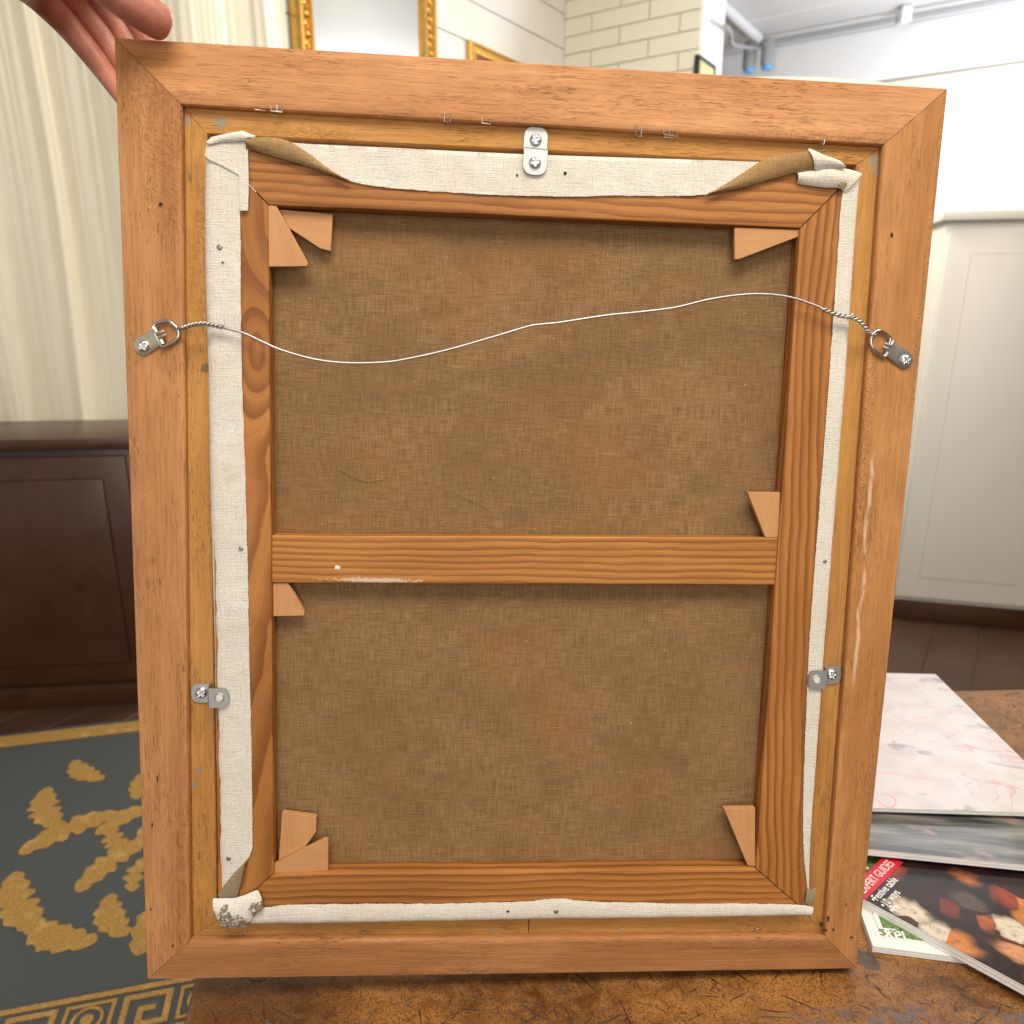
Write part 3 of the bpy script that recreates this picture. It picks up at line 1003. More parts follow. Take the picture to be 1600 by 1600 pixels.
# torn holes and gouges: shallow dark pits with a raised rim
def pit(x, y, rx, ry, parent=frame, w=None, seed=0, mat='dark'):
    ww = rail_w(x, y) if w is None else w
    bm = bmesh.new()
    c = P(x, y, ww + 0.00025)
    n = 14
    vs = []
    for k in range(n):
        a = 2 * math.pi * k / n
        f = 0.8 + 0.7 * mnoise.noise(Vector((math.cos(a) * 1.9 + seed * 3.3, math.sin(a) * 1.9, seed * 1.7)))
        vs.append(bm.verts.new(c + Vector((rx * math.cos(a) * f, ry * math.sin(a) * f, 0.00035 * (1 if k % 3 else 0)))))
    cen = bm.verts.new(c - ZW * 0.0002)
    for k in range(n): bm.faces.new((vs[k], vs[(k + 1) % n], cen))
    o = finish('gouge', bm, M[mat], parent, 40)
    md = o.modifiers.new('thickness', 'SOLIDIFY')
    md.thickness = 0.0006
    md.offset = -1


pit(251, 319, 0.0016, 0.0013, seed=1)
pit(1393, 367, 0.0013, 0.0016, seed=2)
for i, (x, y, a, b) in enumerate(((1283, 1444, .0022, .0030), (1294, 1434, .0011, .0024), (1302, 1452, .0010, .0012), (1288, 1453, .0018, .0013), (1329, 1465, .0024, .0007), (1322, 1413, .0005, .0014),
                                  (238, 1288, .0006, .0019), (246, 1217, .0004, .0024), (236, 1420, .0006, .0011), (270, 1478, .0005, .0013))):
    pit(x, y, a, b, seed=i + 5)
for i, (x, y) in enumerate(((1180, 1451), (1187, 1450), (1172, 1458), (572, 1457), (380, 1459))):
    pit(x, y, .0007, .0006, seed=i + 30, w=WS)

# ------------------------------------------------------------------ hanging wire
wire = empty('hanging_wire', FRAME_MAT)
tag(wire, 'thin silver picture wire strung in a wave between the two D-rings', 'wire')
WM = 0.0105
wpts = [(345, 511, .0085), (378, 519.5, .0095), (410, 534, .0105), (440, 547, WM), (490, 561, WM), (540, 567, WM), (600, 566, WM), (640, 560, WM), (700, 546.5, WM), (765, 528, WM), (815, 513, WM), (835, 508, WM + .0006), (870, 504.5, WM),
        (900, 500, WM), (950, 492.5, WM), (1000, 487.5, WM), (1055, 480.5, WM), (1105, 468.5, WM), (1150, 461.5, WM), (1190, 459.5, WM), (1230, 463.5, WM), (1265, 474, .0095), (1290, 484.5, .009)]
bm = bmesh.new()
tube(bm, spline([P(*p) for p in wpts], 8), 0.00082, 8)
finish('strand', bm, M['wire'], wire, 60)


def twist(path, turns, rad, r, name='twisted_end'):
    c = resample(spline([P(*p) for p in path], 10), 140)
    bm = bmesh.new()
    for ph in (0, math.pi):
        pts = []
        for i, p in enumerate(c):
            t = (c[min(i + 1, 140)] - c[max(i - 1, 0)]).normalized()
            s = t.cross(ZW).normalized()
            n_ = s.cross(t)
            k = min(1, i / 8, (140 - i) / 5 + 0.1)
            a = ph + 2 * math.pi * turns * i / 140
            pts.append(p + (s * math.cos(a) + n_ * math.sin(a)) * rad * k)
        tube(bm, pts, r, 7)
    return finish(name, bm, M['wire'], wire, 60)


twist([(277, 512, wr_l + .002), (285, 513, .006), (300, 508, .0075), (320, 506, .009), (347, 511, .0095)], 6.5, 0.00088, 0.0008)
twist([(1363, 524, wr_r + .002), (1357, 517, .006), (1347, 505, .0085), (1334, 497, .0095), (1310, 492, .0098), (1284, 482, .0098)], 7.0, 0.00088, 0.0008)
for x, y, w, r in ((277.5, 512.5, wr_l + .0008, .0028), (1363.5, 524, wr_r + .0008, .0028)):
    bm = bmesh.new()
    c = P(x, y, w)
    d = Vector((1, 0.35 if x > 800 else -0.55, 0)).normalized()
    tube(bm, [c + (d * math.cos(a) + ZW * math.sin(a)) * r * 0.8 for a in [k * 2 * math.pi / 16 for k in range(16)]], 0.00085, 7, closed=True)
    finish('loop', bm, M['wire'], wire, 60)
for x, y, w in ((347, 511, .0098), (1329, 494, .0108)):
    bm = bmesh.new()
    c = P(x, y, w)
    tube(bm, [c + Vector((-.0012, -.0012, 0)), c + Vector((.0004, .0008, .0012)), c + Vector((.0014, .0020, .0006))], lambda i: (.0008, .0009, .0005)[i], 7)
    finish('cut_end', bm, M['wire'], wire, 60)
bpy.context.view_layer.update()

# ------------------------------------------------------------------ table
low = min((FRAME_MAT @ v.co).z for o in frame.children if o.name.startswith('rail') for v in o.data.vertices)
TABLE_Z = low - 0.0006
print('TABLE_Z', TABLE_Z)


def leather():
    t = NT('worn_brown_leather')
    v = t.coord()
    big = t.noise(v, (7, 9, 1), 5, 0.62)
    mid = t.noise(v, (55, 70, 1), 6, 0.7, 0.6)
    fine = t.noise(v, (760, 760, 1), 3, 0.75)
    c = t.mix(t.ss(big, 0.36, 0.64), (0.125, 0.046, 0.011), (0.37, 0.165, 0.042))
    c = t.mix(t.math('MULTIPLY', t.ss(mid, 0.36, 0.68), 0.6), c, (0.42, 0.205, 0.06))
    c = t.mix(t.math('MULTIPLY', t.ss(t.noise(v, (90, 120, 1), 4, 0.7), 0.52, 0.72), 0.75), c, (0.075, 0.026, 0.008))
    c = t.mix(t.math('MULTIPLY', t.ss(fine, 0.50, 0.60), 0.8), c, (0.055, 0.020, 0.007))
    # cracks: thin lines of a warped cell pattern, and long scratches in several directions
    wv = t.n('ShaderNodeVectorMath', operation='ADD')
    nz = t.n('ShaderNodeTexNoise')
    t.set(nz.inputs['Vector'], t.scale(v, (30, 30, 30)))
    nz.inputs['Scale'].default_value = 1
    nz.inputs['Detail'].default_value = 4
    t.set(wv.inputs[0], v)
    t.set(wv.inputs[1], t.scale(nz.outputs['Color'], (0.03, 0.03, 0.03)))
    ck = t.ss(t.voro(wv.outputs[0], (30, 22, 1), 'DISTANCE_TO_EDGE'), 0.022, 0.004)
    ck = t.math('MULTIPLY', ck, t.ss(t.noise(v, (55, 55, 1), 3), 0.54, 0.62))
    scr = None
    for ang, off in ((0.5, 1.3), (-0.9, 4.1), (1.3, 7.7), (0.1, 9.9), (-0.45, 12.7), (0.85, 15.1)):
        mp = t.n('ShaderNodeMapping')
        t.set(mp.inputs['Vector'], v)
        mp.inputs['Rotation'].default_value = (0, 0, ang)
        mp.inputs['Location'].default_value = (off, off * 2, 0)
        k = t.ss(t.noise(mp.outputs[0], (26, 520, 1), 2, 0.5, 0.25), 0.69, 0.73)
        scr = k if scr is None else t.math('MAXIMUM', scr, k)
    dk = t.math('MAXIMUM', ck, scr)
    c = t.mix(t.math('MULTIPLY', dk, 0.85), c, (0.022, 0.009, 0.004))
    blot = t.ss(t.noise(v, (34, 46, 1), 3, 0.5), 0.70, 0.74)
    c = t.mix(t.math('MULTIPLY', blot, 0.85), c, (0.028, 0.020, 0.018))
    # rubbed, bluish-grey flaking finish along the near right edge
    e0 = at_z(1240, 1592, TABLE_Z)
    x, y, z = t.sep(v)
    rub = t.math('MULTIPLY', t.ss(t.math('ADD', y, t.math('MULTIPLY', t.noise(v, (30, 50, 1), 4), 0.05)), e0.y + 0.036, e0.y + 0.018), t.ss(x, e0.x - 0.05, e0.x + 0.04))
    rn = t.ss(t.noise(v, (75, 110, 1), 5, 0.7), 0.46, 0.56)
    c = t.mix(t.math('MULTIPLY', rub, t.math('MULTIPLY', rn, 0.9)), c, (0.13, 0.11, 0.13))
    s0 = at_z(1357, 1500, TABLE_Z)
    d = t.math('ADD', t.dist2(v, s0), t.math('MULTIPLY', t.math('SUBTRACT', t.noise(v, (60, 60, 1), 4), 0.5), 0.02))
    c = t.mix(t.math('MULTIPLY', t.ss(d, 0.011, 0.008), 0.8), c, (0.07, 0.06, 0.06))
    pt = t.math('ADD', x, t.math('MULTIPLY', t.noise(v, (16, 26, 1), 4, 0.6), 0.30))  # shade under the frame's left part, painted into the leather colour
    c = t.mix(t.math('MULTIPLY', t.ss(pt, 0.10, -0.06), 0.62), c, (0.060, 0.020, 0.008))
    h = t.math('SUBTRACT', t.math('ADD', t.math('MULTIPLY', mid, 0.8), t.math('MULTIPLY', fine, 0.35)), dk)
    return t.fin(c, t.math('MULTIPLY_ADD', mid, 0.35, 0.16), h, 0.5, 0.0012, spec=0.5)


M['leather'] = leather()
M['darkwood'] = plain('dark_polished_wood', (0.065, 0.024, 0.012), 0.3, var=0.25, sc=18)
table = empty('table', loc=(0.15, 0.65, 0))
tag(table, 'table with cracked and scratched brown leather top under the picture frame', 'table')
l0, l1 = at_z(302, 1530, TABLE_Z), at_z(284, 1598, TABLE_Z)
ld = (l0 - l1).normalized()
bl_, tl_ = l1 - ld * 0.10, l0 + ld * 0.42
tr_ = Vector((0.95, tl_.y + 0.06, TABLE_Z))
br_ = Vector((0.95, bl_.y + 0.03, TABLE_Z))
bm = bmesh.new()
prism(bm, [p - table.location for p in (bl_, br_, tr_, tl_)], Vector((0, 0, -0.035)))
bmesh.ops.bevel(bm, geom=list(bm.edges), offset=0.006, segments=3, profile=0.5, affect='EDGES')
bmesh.ops.subdivide_edges(bm, edges=[e for e in bm.edges if e.calc_length() > 0.2], cuts=6, use_grid_fill=True)
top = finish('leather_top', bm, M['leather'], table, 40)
# leather uses world-like coordinates: shift the mesh so that object space equals world space
for v in top.data.vertices: v.co += table.location
top.location = -table.location
for p in (bl_, br_, tr_, tl_):
    c = (bl_ + br_ + tr_ + tl_) / 4
    q_ = p.lerp(c, 0.14)
    bm = bmesh.new()
    lathe(bm, [(0.016, 0), (0.02, 0.03), (0.018, 0.2), (0.026, 0.45), (0.03, 0.55), (0.022, 0.58), (0.032, 0.6), (0.032, TABLE_Z - 0.1)], Vector((q_.x - 0.15, q_.y - 0.65, 0)), ZW, Vector((1, 0, 0)), 16)
    finish('leg', bm, M['darkwood'], table, 30)
bm = bmesh.new()
q4 = [p.lerp(c, 0.10) - Vector((0.15, 0.65, 0)) for p in (bl_, br_, tr_, tl_)]
prism(bm, [Vector((p.x, p.y, TABLE_Z - 0.035)) for p in q4], Vector((0, 0, -0.075)), 0.003)
finish('apron', bm, M['darkwood'], table, 30)

# ------------------------------------------------------------------ magazines on the table
M['paper'] = plain('white_paper', (0.80, 0.79, 0.77), 0.5, var=0.03)
M['ink_white'] = plain('white_print', (0.86, 0.85, 0.84), 0.35, var=0.02)
M['red'] = plain('red_print', (0.62, 0.022, 0.045), 0.3, var=0.05)
M['green_photo'] = None


def cover(name, fn, rough=0.22):
    t = NT(name)
    c = fn(t, t.coord())
    return t.fin(c, rough, None, spec=0.5, coat=0.3)


def food(t, v):
    wv = t.n('ShaderNodeVectorMath', operation='ADD')
    nz = t.n('ShaderNodeTexNoise')
    t.set(nz.inputs['Vector'], t.scale(v, (40, 40, 40)))
    nz.inputs['Scale'].default_value = 1
    t.set(wv.inputs[0], v)
    t.set(wv.inputs[1], t.scale(nz.outputs['Color'], (0.02, 0.02, 0.0)))
    cell = t.voro(wv.outputs[0], (38, 46, 1), 'F1', 'Color')
    d = t.voro(wv.outputs[0], (38, 46, 1), 'F1', 'Distance')
    r, g, b = t.sep(cell)
    c = t.mix(t.ss(r, 0.35, 0.75), (0.030, 0.012, 0.010), (0.33, 0.050, 0.018))
    c = t.mix(t.ss(g, 0.62, 0.80), c, (0.60, 0.20, 0.045))
    c = t.mix(t.ss(b, 0.86, 0.92), c, (0.66, 0.56, 0.44))
    c = t.mix(t.ss(d, 0.35, 0.75), c, (0.012, 0.008, 0.008))
    return t.mix(t.math('MULTIPLY', t.ss(t.noise(v, (160, 160, 1), 4, 0.7), 0.45, 0.7), 0.5), c, (0.05, 0.018, 0.012))


def lawn(t, v):
    a = t.noise(v, (300, 300, 1), 4, 0.8)
    return t.mix(t.ss(a, 0.35, 0.7), (0.05, 0.13, 0.03), (0.27, 0.40, 0.14))


def pale(t, v):
    a = t.noise(v, (24, 30, 1), 4, 0.6, 0.6)
    b = t.noise(v, (9, 14, 1), 2, 0.5, 1.2)
    c = t.mix(t.ss(a, 0.4, 0.7), (0.66, 0.62, 0.63), (0.58, 0.52, 0.54))
    c = t.mix(t.math('MULTIPLY', t.ss(t.math('ABSOLUTE', t.math('SUBTRACT', b, 0.5)), 0.007, 0.002), 0.6), c, (0.72, 0.25, 0.30))
    return t.mix(t.math('MULTIPLY', t.ss(t.noise(v, (16, 30, 1), 4, 0.6, 0.5), 0.58, 0.68), 0.75), c, (0.30, 0.25, 0.28))


def silver(t, v):
    x, y, z = t.sep(v)
    b = t.noise(v, (6, 50, 1), 4, 0.6)
    c = t.mix(t.ss(b, 0.35, 0.7), (0.045, 0.045, 0.042), (0.30, 0.29, 0.27))
    return t.mix(t.ss(t.noise(v, (14, 20, 1), 3), 0.56, 0.66), c, (0.34, 0.24, 0.20))


M['food'] = cover('food_photo_print', food)
M['lawn'] = cover('grass_photo_print', lawn)
M['pale'] = cover('pale_photo_print', pale)
M['silver'] = cover('dark_silver_print', silver, 0.16)
M['black_print'] = plain('black_print', (0.02, 0.02, 0.022), 0.3)


def text_mesh(name, s, size, mat, parent, loc, rot, bold=0.0, sx=1.0):
    cu = bpy.data.curves.new('txt', 'FONT')
    cu.body = s
    cu.size = size
    cu.offset = bold
    cu.extrude = 0.00004
    to = bpy.data.objects.new('txt', cu)
    col.objects.link(to)
    dg = bpy.context.evaluated_depsgraph_get()
    dg.update()
    me = bpy.data.meshes.new_from_object(to.evaluated_get(dg))
    bpy.data.objects.remove(to)
    o = link(name, me, mat, parent)
    o.location = loc
    o.rotation_euler = (0, 0, rot)
    o.scale = (sx, 1, 1)
    return o


def magazine(label, corner, ang, w, h, th, z, mat, curl=0.0, group='magazines in the pile on the table', margin=0.0):
    """corner = lower left corner of the cover in the room; ang = direction of its lower edge"""
    root = empty('magazine', loc=(corner.x, corner.y, z))
    root.rotation_euler = (0, 0, ang)
    tag(root, label, 'magazine', group)
    bm = bmesh.new()
    n = 14

    def zz(x, y):
        return curl * (1 - min(1, y / (h * 0.45))) ** 2
    # page block with faint leaf edges
    lay = 5
    for k in range(lay):
        z0, z1 = th * k / lay, th * (k + 1) / lay - 0.00012
        ins = 0.0006 * (k % 2)
        rows = []
        for j in range(n + 1):
            y = ins + (h - 2 * ins) * j / n
            rows.append([[bm.verts.new((x, y, zq + zz(x, y))) for zq in (z0, z1)] for x in (ins, w - ins)])
        for a, b in zip(rows, rows[1:]):
            bm.faces.new((a[0][1], a[1][1], b[1][1], b[0][1]))
            bm.faces.new((a[0][0], b[0][0], b[1][0], a[1][0]))
            bm.faces.new((a[0][0], a[0][1], b[0][1], b[0][0]))
            bm.faces.new((a[1][1], a[1][0], b[1][0], b[1][1]))
        for r_ in (rows[0], rows[-1]):
            bm.faces.new((r_[0][0], r_[1][0], r_[1][1], r_[0][1]))
    finish('pages', bm, M['paper'], root, 30)
    bm = bmesh.new()
    rows = []
    for j in range(n + 1):
        y = h * j / n
        rows.append([bm.verts.new((x, y, th + 0.0002 + zz(x, y))) for x in (0, w)])
    for a, b in zip(rows, rows[1:]): bm.faces.new((a[0], a[1], b[1], b[0]))
    o = finish('cover', bm, M['paper'] if margin else mat, root, 60, fix=False)
    o.modifiers.new('thickness', 'SOLIDIFY').thickness = 0.0003
    if margin:
        bm = bmesh.new()
        add_box(bm, (margin, margin * 1.3, th + 0.00045), (w - margin, h - margin, th + 0.0006))
        finish('cover_photo', bm, mat, root)
    return root


def mag_from_pixels(p_corner, p_along, z):
    a, b = at_z(*p_corner, z), at_z(*p_along, z)
    return a, math.atan2(b.y - a.y, b.x - a.x)


z0 = TABLE_Z + 0.0006
# lowest: green cover with white margin
c_, a_ = mag_from_pixels((1364, 1478), (1399, 1482.5), z0 + 0.006)
m1 = magazine('lowest magazine of the pile, white cover with a grass-green picture', c_, a_, 0.21, 0.285, 0.0055, z0, M['lawn'], margin=0.0095)
mj = (Matrix.Translation(m1.location) @ Matrix.Rotation(a_, 4, 'Z')).inverted()
for s_, px, py, sz, sx_ in (('L', 1369, 1452, 0.026, 1.25), ('EXPL', 1369, 1463, 0.0125, 1.0)):
    p = mj @ at_z(px, py, z0 + 0.0061)
    text_mesh('headline', s_, sz, M['ink_white'], m1, (p.x, p.y, 0.0062), 0.0, 0.0003, sx_)
# second: the red band
z1 = z0 + 0.0062
c_, a_ = mag_from_pixels((1336, 1396.5), (1399, 1430.5), z1 + 0.009)
m2 = magazine('magazine with EXPERT GUIDES on a red band over a food photo', c_, a_, 0.21, 0.28, 0.0085, z1, M['food'])
mi = m2.matrix_basis if False else (Matrix.Translation(m2.location) @ Matrix.Rotation(a_, 4, 'Z')).inverted()
zc = z1 + 0.0085


def loc2(px, py):
    q_ = mi @ at_z(px, py, zc)
    return q_


p0, p1 = loc2(1351, 1397), loc2(1399, 1350)
bd = (p1 - p0)
ba = math.atan2(bd.y, bd.x)
blen = bd.length
bm = bmesh.new()
q_ = Vector((p0.x, p0.y, 0.00882))
ex, ey = Vector((math.cos(ba), math.sin(ba), 0)), Vector((-math.sin(ba), math.cos(ba), 0))
bh = blen * 0.23
prism(bm, [q_ - ex * blen * 0.10 - ey * bh * 0.28, q_ + ex * blen * 1.12 - ey * bh * 0.28, q_ + ex * blen * 1.12 + ey * bh * 0.85, q_ - ex * blen * 0.10 + ey * bh * 0.85], Vector((0, 0, 0.0001)))
finish('red_band', bm, M['red'], m2)
tm = text_mesh('headline', 'EXPERT GUIDES', bh * 0.85, M['ink_white'], m2, (q_.x, q_.y, 0.0090), ba, 0.0)
tm.scale.x = blen * 0.98 / max(1e-6, max(v.co.x for v in tm.data.vertices))
for s, px, py, k in (('\u2022Festive table', 1369, 1411, 1.0), ('\u202210 ways', 1384, 1420, 1.0), ('\u2022Pe', 1398, 1428, 1.0)):
    p = loc2(px, py)
    t_ = text_mesh('cover_line', s, bh * 0.72, M['ink_white'], m2, (p.x, p.y, 0.0090), ba, 0.0001, 0.8)
p = loc2(1352, 1362)
text_mesh('cover_line', 'rs', bh * 0.85, M['ink_white'], m2, (p.x, p.y, 0.0090), ba, 0.0001, 0.8)
# third: dark glossy magazine, near edge curled up
z2 = z1 + 0.0093
c_, a_ = mag_from_pixels((1330, 1328), (1410, 1336), z2 + 0.008)
m3 = magazine('glossy dark silver magazine with curled near edge in the pile', c_, a_ + 0.0, 0.21, 0.28, 0.007, z2, M['silver'], curl=0.004)
# topmost: pale cover
z3 = z2 + 0.0132
c_, a_ = mag_from_pixels((1345, 1262), (1410, 1264), z3 + 0.004)
m4 = magazine('topmost magazine of the pile with pale pink and white cover', c_, a_, 0.21, 0.285, 0.004, z3, M['pale'])

# ------------------------------------------------------------------ the hand
M['skin'] = None
t = NT('skin')
v = t.coord()
n1 = t.noise(v, (45, 45, 45), 4, 0.6)
n2 = t.noise(v, (700, 500, 700), 3, 0.6)
c = t.mix(t.ss(n1, 0.35, 0.7), (0.40, 0.145, 0.095), (0.52, 0.215, 0.145))
c = t.mix(t.math('MULTIPLY', n2, 0.25), c, (0.50, 0.17, 0.12))
t.b.inputs['Subsurface Weight'].default_value = 0.25
t.b.inputs['Subsurface Radius'].default_value = (0.006, 0.002, 0.001)
t.b.inputs['Subsurface Scale'].default_value = 1.0
M['skin'] = t.fin(c, 0.42, t.math('ADD', t.math('MULTIPLY', n2, 0.6), t.noise(v, (420, 160, 160), 4, 0.65)), 0.5, 0.0007, spec=0.4)
M['nail'] = plain('finger_nail', (0.72, 0.42, 0.34), 0.25, var=0.03)


def hand():
    """left hand over the upper left corner: thumb along the top edge, fingers folded over to the front"""
    def L(px, py, w): return P(px, py, w)
    nodes = {  # pixel x, y, height, radius
        'elbow': (-620, -150, 0.16, 0.044), 'fore': (-380, -130, 0.10, 0.037), 'wrist': (-140, -105, 0.060, 0.029),
        'palm': (-20, -90, 0.012, 0.028), 'palm2': (55, -70, -0.018, 0.025), 'heel': (20, -100, 0.026, 0.021),
        'th0': (82, -92, 0.024, 0.0172), 'th1': (138, -48, 0.020, 0.0140), 'th2': (196, -2, 0.014, 0.0130), 'th3': (246, 33, 0.005, 0.0124), 'th4': (268, 45, -0.001, 0.0098),
        'i0': (112, -82, -0.036, 0.0130), 'i1': (160, -36, -0.062, 0.0108), 'i2': (208, 22, -0.076, 0.0096), 'i3': (240, 75, -0.070, 0.0085), 'i4': (262, 104, -0.062, 0.0070),
        'm0': (96, -62, -0.044, 0.0135), 'm1': (146, -14, -0.070, 0.0112), 'm2': (194, 50, -0.080, 0.0100), 'm3': (226, 106, -0.072, 0.0088), 'm4': (246, 138, -0.064, 0.0072),
        'r0': (76, -38, -0.048, 0.0130), 'r1': (128, 14, -0.072, 0.0108), 'r2': (178, 80, -0.080, 0.0096), 'r3': (212, 132, -0.072, 0.0086), 'r4': (232, 160, -0.064, 0.0070),
        'l0': (56, -14, -0.046, 0.0120), 'l1': (108, 42, -0.068, 0.0096), 'l2': (158, 104, -0.074, 0.0085), 'l3': (190, 148, -0.068, 0.0075), 'l4': (210, 172, -0.060, 0.0062)}
    edges = [('palm', 'wrist'), ('wrist', 'fore'), ('fore', 'elbow'), ('palm', 'palm2'), ('palm', 'heel'), ('heel', 'th0'), ('th0', 'th1'), ('th1', 'th2'), ('th2', 'th3'), ('th3', 'th4'),
             ('palm2', 'i0'), ('palm2', 'm0'), ('palm2', 'r0'), ('palm', 'l0')]
    for f in 'imrl':
        edges += [(f'{f}{k}', f'{f}{k + 1}') for k in range(4)]
    names = list(nodes)
    me = bpy.data.meshes.new('hand')
    me.from_pydata([L(*nodes[k][:3]) for k in names], [(names.index(a), names.index(b)) for a, b in edges], [])
    o = bpy.data.objects.new('person', me)
    col.objects.link(o)
    md = o.modifiers.new('skin', 'SKIN')
    md.use_smooth_shade = True
    md.branch_smoothing = 0.6
    for i, k in enumerate(names):
        sv = me.skin_vertices[0].data[i]
        sv.radius = (nodes[k][3],) * 2
        sv.use_root = (k == 'palm')
    s = o.modifiers.new('sub', 'SUBSURF')
    s.levels = s.render_levels = 3
    dg = bpy.context.evaluated_depsgraph_get()
    dg.update()
    m2_ = bpy.data.meshes.new_from_object(o.evaluated_get(dg))
    o.modifiers.clear()
    o.data = m2_
    for p in m2_.polygons: p.use_smooth = True
    m2_.materials.clear()
    m2_.materials.append(M['skin'])
    o.matrix_world = FRAME_MAT
    tag(o, 'bare hand with thumb laid along the frame\'s top edge at the upper left corner', 'person')
    return o


person = hand()

# ------------------------------------------------------------------ the room behind
M['cream_board'] = plain('cream_painted_board', (0.74, 0.70, 0.60), 0.5, var=0.03, sc=6)
M['white_board'] = plain('white_painted_board', (0.80, 0.78, 0.74), 0.5, var=0.02, sc=6)
M['white_wall'] = plain('white_painted_plaster', (0.80, 0.80, 0.80), 0.6, var=0.02, sc=10)
M['ceiling'] = plain('painted_ceiling', (0.70, 0.70, 0.72), 0.6, var=0.02, sc=3)
M['mortar'] = plain('painted_mortar', (0.66, 0.61, 0.50), 0.7, var=0.04, sc=60)
M['brick'] = plain('painted_brick', (0.79, 0.745, 0.63), 0.5, var=0.03, sc=30)
M['floor'] = plain('dark_floor_board', (0.085, 0.045, 0.030), 0.35, var=0.25, sc=9)
M['gap'] = plain('dark_board_gap', (0.30, 0.28, 0.25), 0.8)
AZ = math.radians(34)
D1 = Vector((math.sin(AZ), math.cos(AZ), 0))           # along the boarded wall, away from us
D2 = Vector((math.cos(AZ), -math.sin(AZ), 0))          # along the brick wall, to the right
CORNER = at_y(882, 45, 5.0)
CORNER.z = 0
CEIL = 3.0


def wall_empty(name, loc, dirv):
    o = empty(name, loc=loc)
    o.rotation_euler = (0, 0, math.atan2(dirv.y, dirv.x))
    tag(o, kind='structure')
    return o


def board_wall(name, loc, dirv, length, z0, z1, pitch, mat, phase=0.0, face=1):
    """boards run along dirv (local x); their faces look to local -y * face"""
    w_ = wall_empty(name, loc, dirv)
    bm = bmesh.new()
    add_box(bm, (0, 0.016 if face > 0 else -0.10, 0), (length, 0.10 if face > 0 else -0.016, CEIL))
    finish('backing', bm, M['gap'], w_)
    bm = bmesh.new()
    add_box(bm, (0, 0.0 if face > 0 else -0.0155, 0.0), (length, 0.0155 if face > 0 else 0.0, pitch - 0.005), 0.0015, 1)
    me = finish('board', bm, mat, w_, 40)
    first = True
    z = z0 + phase
    while z < z1 - pitch * 0.5:
        o = me if first else me.copy()
        if not first:
            col.objects.link(o)
            o.parent = w_
        first = False
        o.location = (0, 0, z)
        z += pitch
    return w_


# floor
floor = empty('floor', loc=(0, 0, 0))
tag(floor, kind='structure')
bm = bmesh.new()
add_box(bm, (-6, -3, -0.06), (9, 10, -0.012))
finish('subfloor', bm, M['gap'], floor)
bm = bmesh.new()
add_box(bm, (0, 0, -0.0115), (9.5, 0.136, 0), 0.0015, 1)
fb = finish('floor_board', bm, M['floor'], floor)
base = Vector((-0.6, 0.2, 0))
for k in range(34):
    o = fb if k == 0 else fb.copy()
    if k: col.objects.link(o); o.parent = floor
    o.location = (-2.6 + k * 0.141 * math.cos(0.6) * 1.0, 0.2 - k * 0.141 * math.sin(0.6), 0)
    o.rotation_euler = (0, 0, math.pi / 2 - 0.6)
# ceiling
ceil = empty('ceiling', loc=(0, 0, CEIL))
tag(ceil, kind='structure')
bm = bmesh.new()
add_box(bm, (-6, -2.2, 0), (10, 10, 0.08))
finish('plaster', bm, M['ceiling'], ceil)
M['beam'] = plain('brown_beam', (0.34, 0.27, 0.17), 0.6, var=0.15, sc=12)
bm = bmesh.new()
bc = Vector((2.75, 3.4, 0))
sd = D2 * 0.09
prism(bm, [bc - D1 * 2.2 - sd, bc + D1 * 2.2 - sd, bc + D1 * 2.2 + sd, bc - D1 * 2.2 + sd], Vector((0, 0, -0.12)), 0.006)
finish('beam', bm, M['beam'], ceil).location = (0, 0, -0.001)
# boarded wall at the left, brick wall after its corner
board_wall('wall_boarded', CORNER, -D1, 5.6, 0.0, CEIL, 0.181, M['white_board'], phase=(CAM_H + 0.0) % 0.152 * 0 + 0.03, face=-1)
brick_w = wall_empty('wall_brick', CORNER, D2)
p_end = None
lo, hi = 0.0, 3.0
for _ in range(40):      # length of the brick wall: ends where the pier's arris stands
    s = (lo + hi) / 2
    q_ = CORNER + D2 * s
    px = 800 + F_PX * (q_.x) / (q_.y * CT + (2.2 - CAM_H) * -ST)
    if px < 1088: lo = s
    else: hi = s
BL_ = s
bm = bmesh.new()
add_box(bm, (0, 0.012, 0), (BL_ - 0.01, 0.22, CEIL))
finish('mortar', bm, M['mortar'], brick_w)
bm = bmesh.new()
CH, BW = 0.093, 0.36
add_box(bm, (0, 0, 0), (1, 0.012, CH - 0.007), 0.0)
proto_me = None
bk = finish('brick', bm, M['brick'], brick_w)
first = True
row = 0
z = 0.30
while z < CEIL - 0.02:
    x = -(row % 2) * BW / 2
    while x < BL_:
        xa, xb = max(0.002, x + 0.0035), min(BL_ - 0.002, x + BW - 0.0035)
        if xb - xa > 0.03:
            o = bk if first else bk.copy()
            if not first:
                col.objects.link(o)
                o.parent = brick_w
            first = False
            o.location = (xa, random.uniform(-0.003, 0.0), z)
            o.scale = (xb - xa, 1, 1)
        x += BW
    z += CH
    row += 1
# pier at its end, plain white
pier = wall_empty('pier', CORNER + D2 * (BL_ - 0.004), D1)
bm = bmesh.new()
add_box(bm, (0.012, -0.012, 0), (0.34, 0.16, CEIL), 0.003, 2)
finish('plaster', bm, M['white_wall'], pier)
# far wall: plain band below the ceiling, cream boards under it
FAR = at_y(1185, 68, 6.6)
FAR0 = FAR + D2 * -3.4
far_w = board_wall('wall_far', Vector((FAR0.x, FAR0.y, 0)), D2, 8.0, 0.0, 2.66, 0.19, M['cream_board'], face=1)
bm = bmesh.new()
add_box(bm, (0, -0.03, 2.665), (8.0, 0.012, CEIL - 0.001), 0.004, 1)
finish('frieze', bm, M['white_wall'], far_w)
